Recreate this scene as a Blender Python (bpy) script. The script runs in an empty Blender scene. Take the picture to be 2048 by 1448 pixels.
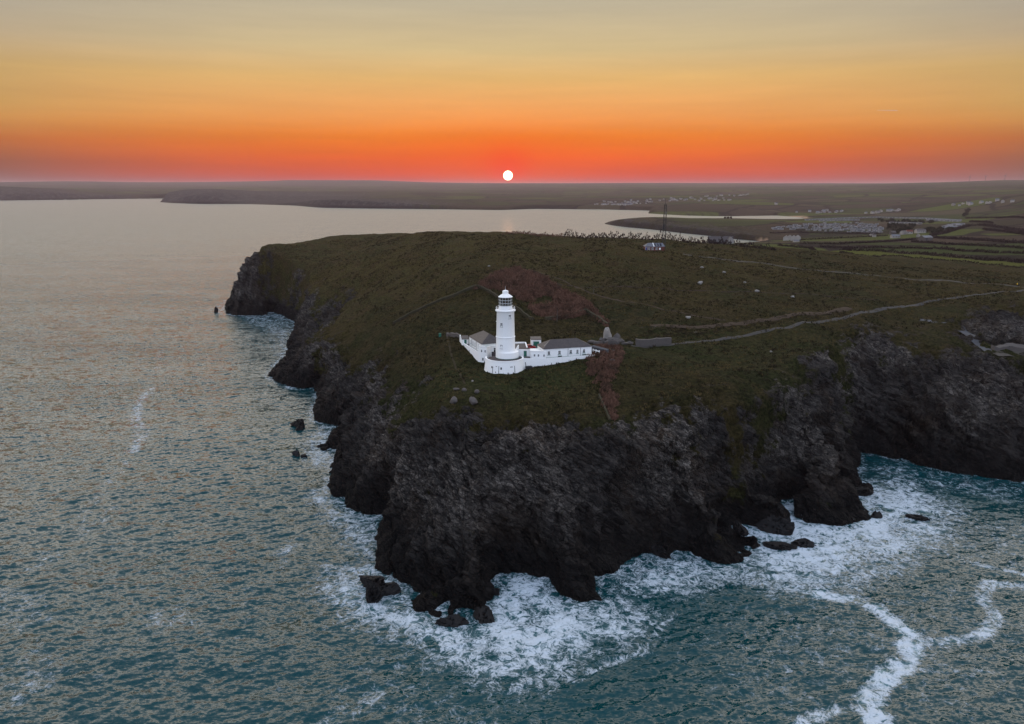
import bpy, math, random
import numpy as np
from mathutils import Vector

# ---------------------------------------------------------------- camera, sky, sun, exposure
FPX, CAMH, PITCH = 1500.0, 103.0, math.radians(13.2)
scn = bpy.context.scene
col = scn.collection
cam_d = bpy.data.cameras.new("camera")
cam = bpy.data.objects.new("camera", cam_d)
col.objects.link(cam)
cam.location = (0, 0, CAMH)
cam.rotation_euler = (math.pi / 2 - PITCH, 0, 0)
cam_d.sensor_width = 36
cam_d.lens = 36 * FPX / 2048
cam_d.clip_start = 1
cam_d.clip_end = 120000
scn.camera = cam
scn.view_settings.view_transform = 'Standard'
scn.view_settings.look = 'None'
scn.view_settings.exposure = 0
scn.view_settings.gamma = 1
scn.cycles.max_bounces = 6
scn.cycles.diffuse_bounces = 2
scn.cycles.glossy_bounces = 3
scn.cycles.transmission_bounces = 4
scn.cycles.volume_bounces = 0
scn.cycles.transparent_max_bounces = 8
scn.cycles.sample_clamp_indirect = 4
scn.cycles.use_denoising = True
scn.cycles.denoiser = 'OPENIMAGEDENOISE'
scn.cycles.denoising_prefilter = 'ACCURATE'
scn.cycles.denoising_input_passes = 'RGB_ALBEDO_NORMAL'
scn.cycles.sample_clamp_direct = 8

SUN_EL, SUN_AZ = math.radians(0.76), math.radians(-0.3)      # azimuth measured from +Y towards +X
SUN_DIR = Vector((math.sin(SUN_AZ) * math.cos(SUN_EL), math.cos(SUN_AZ) * math.cos(SUN_EL), math.sin(SUN_EL)))


def srgb(r, g, b):
    f = lambda c: (c / 255 / 12.92) if c / 255 <= 0.04045 else ((c / 255 + 0.055) / 1.055) ** 2.4
    return (f(r), f(g), f(b))


class NT:
    """small helper round a node tree"""
    def __init__(s, tree):
        s.t = tree; s.n = tree.nodes; s.l = tree.links
        s.n.clear()

    def _in(s, sock, v):
        if v is None: return
        if isinstance(v, bpy.types.NodeSocket): s.l.new(v, sock)
        else:
            if sock.type == 'RGBA' and len(v) == 3: v = (*v, 1)
            sock.default_value = v

    def node(s, kind, **kw):
        n = s.n.new(kind)
        for k, v in kw.items(): setattr(n, k, v)
        return n

    def math(s, op, a, b=None, c=None, clamp=False):
        n = s.node('ShaderNodeMath', operation=op, use_clamp=clamp)
        s._in(n.inputs[0], a); s._in(n.inputs[1], b); s._in(n.inputs[2], c)
        return n.outputs[0]

    def vmath(s, op, a, b=None):
        n = s.node('ShaderNodeVectorMath', operation=op)
        s._in(n.inputs[0], a); s._in(n.inputs[1], b)
        return n.outputs['Value'] if op in ('DOT_PRODUCT', 'LENGTH') else n.outputs['Vector']

    def mrange(s, v, a, b, c=0.0, d=1.0, smooth=True):
        n = s.node('ShaderNodeMapRange', interpolation_type='SMOOTHSTEP' if smooth else 'LINEAR')
        for i, x in enumerate((v, a, b, c, d)): s._in(n.inputs[i], x)
        return n.outputs[0]

    def noise(s, vec, scale, detail=3, rough=0.55, dist=0.0, color=False):
        n = s.node('ShaderNodeTexNoise')
        s._in(n.inputs['Vector'], vec); s._in(n.inputs['Scale'], scale)
        n.inputs['Detail'].default_value = detail; n.inputs['Roughness'].default_value = rough
        n.inputs['Distortion'].default_value = dist
        return n.outputs['Color' if color else 'Fac']

    def voronoi(s, vec, scale, feature='F1', out='Distance', rand=1.0):
        n = s.node('ShaderNodeTexVoronoi', feature=feature)
        s._in(n.inputs['Vector'], vec); s._in(n.inputs['Scale'], scale)
        n.inputs['Randomness'].default_value = rand
        return n.outputs[out]

    def mix(s, f, a, b, blend='MIX'):
        n = s.node('ShaderNodeMix', data_type='RGBA', blend_type=blend)
        s._in(n.inputs[0], f); s._in(n.inputs[6], a); s._in(n.inputs[7], b)
        return n.outputs[2]

    def ramp(s, f, stops, interp='LINEAR'):
        n = s.node('ShaderNodeValToRGB'); cr = n.color_ramp; cr.interpolation = interp
        while len(cr.elements) > 1: cr.elements.remove(cr.elements[-1])
        for i, (p, c) in enumerate(stops):
            e = cr.elements[0] if i == 0 else cr.elements.new(p)
            e.position = p; e.color = (*c, 1) if len(c) == 3 else c
        s._in(n.inputs[0], f)
        return n.outputs[0]

    def attr(s, name):
        return s.node('ShaderNodeAttribute', attribute_name=name).outputs['Fac']

    def pos(s):
        return s.node('ShaderNodeNewGeometry').outputs['Position']

    def mapping(s, vec, scale=(1, 1, 1), rot=(0, 0, 0)):
        n = s.node('ShaderNodeMapping'); s._in(n.inputs[0], vec)
        n.inputs['Scale'].default_value = scale; n.inputs['Rotation'].default_value = rot
        return n.outputs[0]

    def bump(s, h, strength=0.5, dist=0.1, normal=None):
        n = s.node('ShaderNodeBump'); s._in(n.inputs['Height'], h)
        s._in(n.inputs['Strength'], strength); s._in(n.inputs['Distance'], dist); s._in(n.inputs['Normal'], normal)
        return n.outputs[0]

    def bsdf(s, color, rough=0.8, spec=0.3, normal=None, metal=0.0, ior=None):
        n = s.node('ShaderNodeBsdfPrincipled')
        s._in(n.inputs['Base Color'], color); s._in(n.inputs['Roughness'], rough)
        s._in(n.inputs['Specular IOR Level'], spec); s._in(n.inputs['Normal'], normal)
        n.inputs['Metallic'].default_value = metal
        if ior: n.inputs['IOR'].default_value = ior
        return n.outputs[0]

    def out(s, surf=None, vol=None):
        n = s.node('ShaderNodeOutputMaterial')
        s._in(n.inputs['Surface'], surf); s._in(n.inputs['Volume'], vol)


def new_mat(name):
    m = bpy.data.materials.new(name); m.use_nodes = True
    return m, NT(m.node_tree)


def build_world():
    w = bpy.data.worlds.new("World"); scn.world = w; w.use_nodes = True
    t = NT(w.node_tree)
    d = t.node('ShaderNodeTexCoord').outputs['Generated']
    sep = t.node('ShaderNodeSeparateXYZ'); t._in(sep.inputs[0], d)
    el = t.math('MULTIPLY', t.math('ARCSINE', sep.outputs[2]), 180 / math.pi)
    f = t.math('POWER', t.math('DIVIDE', t.math('MAXIMUM', el, 0.0), 90.0), 0.5)
    P = lambda e: (e / 90) ** 0.5
    mk = lambda lst: [(P(e), srgb(*c)) for e, c in lst]
    zen = (0.40, 0.52, 0.74)
    high = [(14, (0.72, 0.64, 0.52)), (18, (2.9, 2.55, 2.15)), (26, (2.3, 2.10, 1.90)), (36, (1.15, 1.14, 1.14)), (52, (0.72, 0.78, 0.88)), (90, zen)]  # over-bright band above the view, added to brighten the sea's reflections
    hi = [(P(e), c) for e, c in high]
    front = t.ramp(f, mk([(0, (196, 40, 4)), (0.5, (222, 52, 0)), (2.0, (244, 98, 0)), (3.5, (242, 126, 22)), (4.9, (246, 158, 82)), (5.9, (242, 170, 98)), (7.5, (232, 184, 114)),
                          (9.4, (215, 190, 140)), (12.6, (191, 180, 155))]) + hi)
    side = t.ramp(f, mk([(0, (132, 86, 80)), (0.5, (134, 84, 74)), (1.5, (150, 88, 62)), (2.9, (186, 108, 54)), (4.1, (202, 144, 78)), (5.0, (202, 157, 92)), (7.2, (199, 165, 108)),
                         (9.0, (184, 165, 136)), (10.7, (176, 166, 148)), (12.6, (176, 168, 152))]) + hi)
    back = t.ramp(f, [(0, (0.30, 0.33, 0.42)), (P(8), (0.70, 0.78, 0.98)), (P(25), (1.50, 1.68, 2.1)), (P(50), (1.0, 1.2, 1.56)), (1, zen)])
    hx = t.node('ShaderNodeCombineXYZ'); t._in(hx.inputs[0], sep.outputs[0]); t._in(hx.inputs[1], sep.outputs[1])
    hn = t.vmath('NORMALIZE', hx.outputs[0])
    nx = t.vmath('DOT_PRODUCT', hn, (math.sin(SUN_AZ), math.cos(SUN_AZ), 0))
    c = t.mix(t.mrange(nx, 0.83, 1.0, smooth=False), side, front)
    c = t.mix(t.mrange(nx, -0.55, 0.35), back, c)
    # thin uneven haze veils
    vn = t.noise(t.mapping(d, (2, 2, 26)), 2.2, 4)
    c = t.mix(1.0, c, t.ramp(vn, [(0.3, (0.95, 0.95, 0.96)), (0.7, (1.05, 1.05, 1.04))]), 'MULTIPLY')
    ang = t.math('MULTIPLY', t.math('ARCCOSINE', t.math('MINIMUM', t.vmath('DOT_PRODUCT', d, tuple(SUN_DIR)), 1.0)), 180 / math.pi)
    # red-orange aureole squeezed along the horizon
    dz = t.math('SUBTRACT', el, math.degrees(SUN_EL))
    daz = t.math('MULTIPLY', t.math('SUBTRACT', sep.outputs[0], math.sin(SUN_AZ)), 180 / math.pi)
    r2 = t.math('ADD', t.math('POWER', t.math('DIVIDE', daz, 6.5), 2.0), t.math('POWER', t.math('DIVIDE', dz, 2.6), 2.0))
    g = t.math('MULTIPLY', t.math('EXPONENT', t.math('MULTIPLY', r2, -1.0)), t.mrange(nx, 0.2, 0.6))
    c = t.mix(t.math('MULTIPLY', g, 0.6), c, srgb(252, 88, 0))
    r3 = t.math('POWER', t.math('DIVIDE', ang, 1.6), 2.0)
    g2 = t.math('EXPONENT', t.math('MULTIPLY', r3, -1.0))
    c = t.mix(t.math('MULTIPLY', g2, 0.85), c, srgb(255, 66, 0))
    disc = t.mrange(ang, 0.31, 0.37, 1.0, 0.0)
    c = t.mix(disc, c, (6.0, 4.6, 2.9))
    c = t.mix(t.mrange(el, -0.9, -0.1, 1.0, 0.0), c, (0.05, 0.055, 0.06))
    bg = t.node('ShaderNodeBackground'); t._in(bg.inputs[0], c); bg.inputs[1].default_value = 1.0
    o = t.node('ShaderNodeOutputWorld'); t.l.new(bg.outputs[0], o.inputs[0])
    w.cycles.sampling_method = 'MANUAL'; w.cycles.sample_map_resolution = 512


build_world()
sun_d = bpy.data.lights.new("sun", 'SUN'); sun = bpy.data.objects.new("sun", sun_d); col.objects.link(sun)
sun_d.energy = 0.02; sun_d.angle = math.radians(0.5); sun_d.color = (1.0, 0.42, 0.16)
sun.rotation_euler = (-SUN_DIR).to_track_quat('-Z', 'Y').to_euler()

# ---------------------------------------------------------------- geometry helpers
CP, SP = math.cos(PITCH), math.sin(PITCH)


def un(px, py, z=0.0):
    """point of the place at height z seen at photo pixel px, py"""
    b = (724 - py) / FPX
    dy, dz = CP + b * SP, -SP + b * CP
    t = (z - CAMH) / dz
    return ((px - 1024) / FPX * t, dy * t)


def und(px, py, y):
    """x and z of that pixel's ray at ground distance y"""
    b = (724 - py) / FPX
    t = y / (CP + b * SP)
    return ((px - 1024) / FPX * t, CAMH + (-SP + b * CP) * t)


_rng = np.random.RandomState(7)
_perm = _rng.permutation(256).astype(np.int32); _perm = np.concatenate([_perm, _perm, _perm])
_gr = _rng.normal(size=(256, 3)).astype(np.float32); _gr /= np.linalg.norm(_gr, axis=1)[:, None]


def perlin(x, y, z=None, seed=0):
    x = np.asarray(x, np.float32); y = np.asarray(y, np.float32)
    z = np.zeros_like(x) if z is None else np.asarray(z, np.float32)
    xi, yi, zi = np.floor(x), np.floor(y), np.floor(z)
    xf, yf, zf = x - xi, y - yi, z - zi
    X = (xi.astype(np.int64) + seed * 37) & 255; Y = (yi.astype(np.int64) + seed * 101) & 255; Z = zi.astype(np.int64) & 255
    fade = lambda t: t * t * t * (t * (t * 6 - 15) + 10)
    u, v, w = fade(xf), fade(yf), fade(zf)
    r = 0
    for i in (0, 1):
        for j in (0, 1):
            a = _perm[_perm[X + i] + ((Y + j) & 255)]
            for k in (0, 1):
                gg = _gr[_perm[a + ((Z + k) & 255)] & 255]
                dt = gg[..., 0] * (xf - i) + gg[..., 1] * (yf - j) + gg[..., 2] * (zf - k)
                r = r + dt * (u if i else 1 - u) * (v if j else 1 - v) * (w if k else 1 - w)
    return r * 1.5


def fbm(x, y, z=None, oct=4, seed=0, gain=0.5):
    r, a, f = 0, 1.0, 1.0
    for o in range(oct):
        r = r + a * perlin(x * f, y * f, None if z is None else z * f, seed + o); a *= gain; f *= 2.03
    return r


def sstep(a, b, x):
    t = np.clip((x - a) / (b - a), 0, 1)
    return t * t * (3 - 2 * t)


def seg_dist(px, py, poly, closed=True):
    d = np.full(px.shape, 1e12, np.float32)
    n = len(poly)
    for i in range(n if closed else n - 1):
        x0, y0 = poly[i]; x1, y1 = poly[(i + 1) % n]
        dx, dy = x1 - x0, y1 - y0; L = dx * dx + dy * dy + 1e-9
        t = np.clip(((px - x0) * dx + (py - y0) * dy) / L, 0, 1)
        np.minimum(d, (px - x0 - t * dx) ** 2 + (py - y0 - t * dy) ** 2, out=d)
    return np.sqrt(d)


def inside(px, py, poly):
    r = np.zeros(px.shape, bool); n = len(poly)
    for i in range(n):
        x0, y0 = poly[i]; x1, y1 = poly[(i + 1) % n]
        if y0 == y1: continue
        c = ((y0 > py) != (y1 > py))
        r ^= c & (px < (x1 - x0) * (py - y0) / (y1 - y0) + x0)
    return r


def sdf(px, py, poly):
    d = seg_dist(px, py, poly)
    return np.where(inside(px, py, poly), d, -d)


def grid_mesh(name, X, Y, Z, keep=None, attrs=None, smooth=True, flat=None):
    nr, nc = X.shape
    idx = np.arange(nr * nc).reshape(nr, nc)
    q = np.stack([idx[:-1, :-1], idx[:-1, 1:], idx[1:, 1:], idx[1:, :-1]], -1).reshape(-1, 4)[:, ::-1]
    co = np.stack([X, Y, Z], -1).reshape(-1, 3).astype(np.float32)
    at = {k: v.reshape(-1).astype(np.float32) for k, v in (attrs or {}).items()}
    if keep is not None:
        k = keep.reshape(-1); q = q[k[q].any(1)]
        used = np.zeros(len(co), bool); used[q.reshape(-1)] = True
        mp = np.cumsum(used) - 1; q = mp[q]; co = co[used]; at = {a: v[used] for a, v in at.items()}
    me = bpy.data.meshes.new(name)
    me.vertices.add(len(co)); me.vertices.foreach_set("co", co.ravel())
    me.loops.add(q.size); me.loops.foreach_set("vertex_index", q.ravel().astype(np.int32))
    me.polygons.add(len(q)); me.polygons.foreach_set("loop_start", np.arange(0, q.size, 4, dtype=np.int32))
    me.polygons.foreach_set("use_smooth", np.full(len(q), smooth) if flat is None else at[flat][q].mean(1) < 0.6)
    me.update(calc_edges=True)
    for a, v in at.items():
        A = me.attributes.new(a, 'FLOAT', 'POINT'); A.data.foreach_set("value", v)
    return me


def tag(o, label=None, cat=None, group=None, kind=None):
    if label: o["label"] = label
    if cat: o["category"] = cat
    if group: o["group"] = group
    if kind: o["kind"] = kind
    return o


def link(name, me, m=None, parent=None, loc=None):
    o = bpy.data.objects.new(name, me); col.objects.link(o)
    if m: me.materials.append(m)
    if parent: o.parent = parent
    if loc: o.location = loc
    return o


def empty(name, loc=(0, 0, 0), rz=0.0):
    o = bpy.data.objects.new(name, None); col.objects.link(o); o.location = loc; o.rotation_euler = (0, 0, rz)
    o.empty_display_size = 0.5
    return o


class MB:
    def __init__(s): s.v = []; s.f = []

    def add(s, vs, fs):
        n = len(s.v); s.v += [tuple(p) for p in vs]; s.f += [tuple(i + n for i in f) for f in fs]; return s

    def box(s, c, d, rz=0.0):
        cx, cy, cz = c; a, b, h = d[0] / 2, d[1] / 2, d[2] / 2
        ca, sa = math.cos(rz), math.sin(rz)
        vs = [(cx + x * ca - y * sa, cy + x * sa + y * ca, cz + z) for z in (-h, h) for x, y in ((-a, -b), (a, -b), (a, b), (-a, b))]
        return s.add(vs, [(3, 2, 1, 0), (4, 5, 6, 7), (0, 1, 5, 4), (1, 2, 6, 5), (2, 3, 7, 6), (3, 0, 4, 7)])

    def prism(s, poly, z0, z1):
        """z0, z1: numbers or lists, one per corner; poly counter-clockwise"""
        n = len(poly)
        if sum(poly[i][0] * poly[(i + 1) % n][1] - poly[(i + 1) % n][0] * poly[i][1] for i in range(n)) < 0:
            poly = poly[::-1]
            z0 = z0[::-1] if isinstance(z0, list) else z0; z1 = z1[::-1] if isinstance(z1, list) else z1
        g = lambda z, i: z[i] if isinstance(z, list) else z
        vs = [(p[0], p[1], g(z0, i)) for i, p in enumerate(poly)] + [(p[0], p[1], g(z1, i)) for i, p in enumerate(poly)]
        fs = [tuple(range(n - 1, -1, -1)), tuple(range(n, 2 * n))] + [(i, (i + 1) % n, n + (i + 1) % n, n + i) for i in range(n)]
        return s.add(vs, fs)

    def lathe(s, prof, c=(0, 0), n=48, a0=0.0, a1=2 * math.pi):
        full = abs(a1 - a0 - 2 * math.pi) < 1e-6
        m = n if full else n + 1
        vs = [(c[0] + r * math.cos(a0 + (a1 - a0) * k / n), c[1] + r * math.sin(a0 + (a1 - a0) * k / n), z) for r, z in prof for k in range(m)]
        fs = []
        for j in range(len(prof) - 1):
            for k in range(n):
                k2 = (k + 1) % m
                fs.append((j * m + k, j * m + k2, (j + 1) * m + k2, (j + 1) * m + k))
        return s.add(vs, fs)

    def tube(s, a, b, r, n=6, r2=None):
        a, b = Vector(a), Vector(b); d = (b - a).normalized()
        u = d.orthogonal().normalized(); w = d.cross(u); r2 = r if r2 is None else r2
        vs = [tuple(p + (u * math.cos(2 * math.pi * k / n) + w * math.sin(2 * math.pi * k / n)) * rr) for p, rr in ((a, r), (b, r2)) for k in range(n)]
        return s.add(vs, [(k, (k + 1) % n, n + (k + 1) % n, n + k) for k in range(n)] + [tuple(range(n - 1, -1, -1)), tuple(range(n, 2 * n))])

    def mesh(s, name, smooth=None):
        me = bpy.data.meshes.new(name); me.from_pydata(s.v, [], s.f); me.validate()
        if smooth is not None:
            me.polygons.foreach_set("use_smooth", np.ones(len(me.polygons), bool)); me.set_sharp_from_angle(angle=math.radians(smooth))
        me.update(); return me

    def obj(s, name, m, parent=None, smooth=None):
        return link(name, s.mesh(name, smooth), m, parent)


# ---------------------------------------------------------------- the lie of the land
coast_px = [(450, 600), (458, 606), (447, 612), (450, 626), (468, 631), (500, 632), (533, 630), (541, 625), (553, 628), (571, 636), (588, 645),
            (584, 669), (572, 694), (566, 713), (549, 730), (530, 751), (554, 765), (585, 777), (605, 778), (626, 777), (637, 799), (624, 819),
            (624, 838), (646, 847), (677, 853), (671, 874), (655, 886), (636, 889), (618, 895), (632, 904), (669, 908), (657, 945), (652, 982),
            (674, 997), (699, 1021), (734, 1028), (757, 1032), (754, 1048), (741, 1077), (751, 1092), (745, 1116), (751, 1134), (769, 1150),
            (806, 1166), (806, 1205), (824, 1229), (850, 1226), (875, 1240), (905, 1238), (931, 1247), (912, 1228), (940, 1228), (970, 1240), (987, 1226),
            (972, 1208), (991, 1197), (993, 1160), (1008, 1150), (1051, 1147), (1090, 1158), (1107, 1183), (1128, 1198), (1178, 1208), (1206, 1201),
            (1199, 1180), (1185, 1154), (1227, 1148), (1262, 1122), (1291, 1108), (1345, 1116), (1351, 1106), (1378, 1104), (1407, 1120), (1436, 1133),
            (1490, 1120), (1522, 1106), (1515, 1086), (1473, 1081), (1448, 1076), (1434, 1072), (1462, 1056), (1505, 1058), (1570, 1068), (1592, 1056), (1585, 1042),
            (1545, 1034), (1520, 1030), (1560, 1014), (1588, 1000), (1574, 1024), (1614, 1046), (1660, 1052), (1697, 1050), (1745, 1042), (1745, 1025),
            (1722, 1008), (1700, 992), (1684, 980), (1715, 984), (1752, 988), (1750, 975), (1714, 963), (1724, 930), (1718, 905), (1760, 911), (1821, 926),
            (1883, 942), (1945, 953), (2048, 966)]
far_px = [(-500, 403), (-200, 402), (0, 401), (150, 399), (300, 397), (480, 396), (395, 401), (322, 404), (345, 406), (400, 407.5), (500, 408.5), (592, 411), (640, 415), (740, 416.5),
          (900, 418.5), (1000, 420), (1070, 417.5), (1200, 418.5), (1303, 421), (1297, 427), (1366, 431), (1457, 433), (1552, 431), (1610, 436),
          (1606, 438), (1544, 438), (1465, 437), (1332, 436), (1265, 436), (1225, 441), (1203, 447.5), (1254, 454), (1299, 458), (1357, 465), (1415, 471),
          (1470, 478), (1540, 484)]
COAST = [un(x, y) for x, y in coast_px] + [(235, 247), (420, 225), (3000, 200), (40000, 1500), (40000, 40000), (-40000, 40000), (-40000, 7000)] \
    + [un(x, y) for x, y in far_px] + [(330, 1250), (235, 1010), (90, 930), (-60, 960), (-190, 950), (-262, 860), (-255, 760), (-240, 700), (-232, 655)]

# control points: px, py, height, rock
CTL = [
    # left headland
    (462, 590, 10, 1), (480, 560, 26, 1), (492, 530, 40, 1), (503, 509, 45, .6), (530, 502, 46, .1), (565, 496, 47, .1), (600, 489, 48.5, 0), (560, 520, 43, .15), (545, 545, 35, .6), (520, 560, 28, 1), (500, 600, 12, 1),
    (560, 590, 18, 1), (585, 600, 20, .9), (600, 560, 33, .3), (620, 500, 48, 0), (660, 545, 41, .05), (700, 510, 47, 0), (640, 590, 29, .4), (640, 640, 18, .9), (610, 680, 10, 1), (590, 720, 7, 1),
    (560, 750, 4, 1), (620, 740, 12, 1), (660, 700, 21, .6), (680, 640, 29, .2), (720, 600, 36, .1), (760, 560, 43, 0),
    (660, 780, 8, 1), (700, 760, 17, .75), (740, 700, 27, .25), (760, 640, 35, .1), (800, 600, 42, 0), (840, 560, 50, 0),
    (700, 850, 8, 1), (680, 940, 5, 1), (720, 900, 12, 1), (760, 850, 18, .9), (780, 800, 23, .55), (800, 740, 29, .15), (820, 690, 34, .1), (860, 640, 42, 0),
    (850, 800, 31.5, .1), (845, 840, 27, .75), (880, 700, 37, 0), (890, 760, 36, 0), (900, 800, 35, .1), (740, 1000, 9, 1), (760, 960, 14, 1), (800, 920, 20, 1), (820, 1000, 14, 1), (790, 1080, 7, 1),
    # front ramp
    (850, 1160, 4, 1), (850, 1100, 9.5, 1), (850, 1040, 15, 1), (860, 940, 23, 1), (870, 860, 30, .85), (900, 1200, 3, 1), (940, 1180, 7, 1), (960, 1120, 8.5, 1), (1000, 1120, 6.5, 1),
    (1040, 1125, 5.5, 1), (1000, 1060, 12.5, 1), (1000, 1000, 18, 1), (1000, 930, 26, 1), (1000, 860, 31.5, .75), (1000, 815, 34.5, .15), (1000, 775, 36, 0), (940, 820, 34, .2),
    (1120, 1130, 6, 1), (1165, 1175, 3.5, 1), (1110, 1060, 12.5, 1), (1110, 980, 20.5, 1), (1110, 900, 28.5, 1), (1110, 850, 32, .7), (1100, 800, 35, .15),
    (1200, 1110, 6, 1), (1220, 1050, 12, 1), (1210, 950, 23, 1), (1210, 880, 30, .9), (1210, 830, 34, .25), (1205, 780, 36.5, 0), (1290, 1070, 7, 1), (1300, 1000, 15, 1), (1300, 920, 25, 1), (1290, 850, 32, .5), (1280, 790, 36, .1), (1270, 735, 38.5, 0),
    (1400, 1080, 6.5, 1), (1400, 1020, 13, 1), (1400, 930, 23.5, 1), (1400, 850, 31, .6), (1400, 800, 34.5, .35), (1400, 750, 37.5, .1), (1480, 1050, 6, 1), (1450, 1110, 3, 1), (1500, 1000, 11, 1), (1500, 920, 21, 1), (1500, 840, 29.5, .6), (1500, 780, 35, .4), (1500, 720, 38.5, .05),
    (1560, 985, 8, 1), (1600, 960, 10, 1), (1600, 880, 21, 1), (1600, 810, 30, .62), (1600, 755, 36, .4), (1600, 700, 39.5, .05), (1640, 1010, 7, 1), (1680, 960, 7, 1), (1700, 1025, 3, 1), (1690, 900, 11, 1),
    (1680, 830, 23, 1), (1680, 770, 32, .65), (1690, 720, 36.5, .45), (1690, 675, 40, .3), (1730, 860, 9, 1), (1740, 800, 19, 1), (1750, 740, 29, .75), (1760, 700, 36, .6), (1770, 672, 40, .45), (1780, 640, 43, .05),
    (1860, 880, 11, 1), (1860, 800, 23, 1), (1860, 740, 31.5, .8), (1860, 700, 36.5, .5), (1860, 665, 40.5, .4), (1880, 640, 42.5, .2), (1960, 890, 11, 1), (1960, 800, 23, 1), (1960, 740, 32, 1), (1960, 712, 36, .5), (1960, 690, 37.5, .6), (1960, 650, 43, .9), (1950, 610, 46.5, .1),
    (2048, 890, 13, 1), (2048, 800, 25, 1), (2048, 730, 34.5, .9), (2048, 706, 36, .3), (2048, 690, 38.5, .9), (2048, 640, 45, .9), (2048, 610, 48, .4), (2040, 585, 49.5, 0), (2150, 800, 25, 1), (2150, 700, 38, .6), (2150, 620, 48, .2),
    # plateau
    (880, 580, 50, 0), (900, 520, 59, 0), (820, 510, 58, 0), (860, 480, 64, 0), (840, 465.5, 65.5, 0), (890, 463, 67.5, 0), (760, 467.5, 58.5, 0), (700, 470.5, 55.5, 0), (760, 490, 54, 0), (720, 470, 55, 0), (650, 476, 52, 0), (780, 466, 60, 0), (960, 600, 49, 0), (1000, 640, 44.5, 0), (940, 655, 43, 0), (1000, 560, 56, 0), (1000, 510, 64, 0), (950, 466, 69, 0), (1030, 478, 69, 0),
    (1100, 640, 44, 0), (1100, 560, 55, 0), (1100, 510, 63, 0), (1120, 474, 69, 0), (1200, 650, 43, 0), (1200, 560, 54, 0), (1200, 500, 65, 0), (1210, 478, 68.5, 0), (1300, 690, 40, 0), (1300, 660, 43, .2), (1300, 600, 49, 0), (1300, 545, 57, 0), (1310, 503, 65, 0), (1330, 480, 67.5, 0),
    (1400, 700, 39.5, 0), (1400, 650, 44, .1), (1400, 600, 49, 0), (1400, 550, 56, 0), (1400, 510, 62, 0), (1420, 488, 65, 0), (1500, 660, 43, 0), (1500, 610, 48.5, 0), (1500, 550, 55, 0), (1500, 510, 60.5, 0), (1520, 494, 62, 0),
    (1620, 650, 44.5, 0), (1620, 600, 49, 0), (1620, 550, 54, 0), (1620, 515, 57.5, 0), (1620, 499, 59, 0), (1750, 610, 47, 0), (1750, 570, 51, 0), (1750, 535, 53.5, 0), (1750, 515, 54.5, 0), (1880, 600, 47.5, 0), (1880, 560, 51, 0), (1880, 535, 51.5, 0), (2048, 560, 50.5, 0), (2048, 540, 50, 0),
    # falling land behind, on the right
    (1700, 500, 46, 0), (1700, 488, 32, 0), (1800, 505, 46, 0), (1800, 490, 33, 0), (1900, 515, 46, 0), (1900, 495, 38, 0), (2048, 520, 46, 0), (2048, 500, 40, 0), (2180, 520, 48, 0),
    (1600, 484, 14, 0), (1560, 482, 6, 0), (1600, 470, 9, 0), (1650, 475, 16, 0), (1700, 474, 18, 0), (1800, 478, 24, 0), (1800, 462, 20, 0), (1900, 478, 30, 0), (1900, 460, 26, 0), (2048, 480, 38, 0), (2048, 455, 34, 0),
    (1230, 440, 14, .8), (1215, 446, 4, 1), (1260, 437, 15, .2), (1260, 448, 10, .9), (1320, 437.6, 9, .2), (1320, 441, 18, .2), (1330, 455, 11, .9), (1420, 439.2, 10, .1), (1420, 443, 17, .1), (1420, 462, 11, .8), (1500, 440.5, 10, 0), (1500, 446, 16, 0), (1570, 440.5, 10, 0), (1320, 436.3, 1.2, .3), (1400, 436.8, 1.2, .3), (1465, 437.1, 1.2, .3), (1540, 437.9, 1.2, .3), (1600, 437.8, 1.5, .2), (1366, 430.8, 2, .4), (1457, 432.8, 2, .4), (1552, 430.8, 2, .2), (1270, 436.2, 2, .4), (1460, 435, -3, 0), (1350, 433.5, -3, 0), (1550, 434.5, -3, 0), (1500, 470, 10, .5), (1560, 445, 19, 0), (1600, 455, 16, 0), (1640, 445, 14, 0),
    (1700, 455, 17, 0), (1700, 438, 12, 0), (1800, 440, 16, 0), (1800, 425, 16, 0), (1900, 440, 22, 0), (1900, 420, 28, 0), (2048, 430, 42, 0), (2048, 410, 50, 0), (2048, 390, 76, 0), (2200, 400, 75, 0),
    # far shore of the bay
    (1320, 415, 16, .2), (1400, 420, 16, .2), (1450, 418, 20, 0), (1550, 420, 14, 0), (1650, 430, 11, 0), (1650, 415, 22, 0), (1500, 405, 35, 0), (1600, 400, 38, 0), (1300, 408, 18, 0), (1200, 411, 18, 0), (1250, 400, 32, 0), (1400, 400, 34, 0), (1400, 390, 48, 0), (1600, 388, 58, 0), (1300, 388, 45, 0), (1750, 405, 35, 0), (1750, 388, 62, 0), (1900, 400, 48, 0), (1900, 385, 72, 0), (1200, 390, 42, 0),
    (1100, 412, 16, 0), (1100, 402, 25, 0), (1000, 415, 12, .3), (1000, 402, 24, 0), (1100, 388, 42, 0), (1000, 388, 40, 0), (900, 413, 14, .3), (900, 396, 32, 0), (860, 388, 48, 0),
    (640, 408, 24, .9), (640, 392, 34, .9), (700, 398, 40, .9), (740, 404, 34, .9), (800, 405, 26, .9), (600, 402, 28, .9), (590, 391, 44, .9), (360, 396, 28, .9), (350, 390, 46, .9), (375, 384.5, 63, .9), (430, 386, 62, .9), (430, 398, 28, .9), (500, 398, 26, .9), (500, 389, 48, .9), (450, 395, 36, .9),
    (0, 394, 25, .7), (0, 384, 60, .7), (100, 383, 62, .7), (100, 393, 26, .7), (200, 383, 62, .7), (200, 391, 30, .7), (260, 388, 40, .7), (-300, 385, 60, .7), (320, 388, 36, 0),
]
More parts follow.
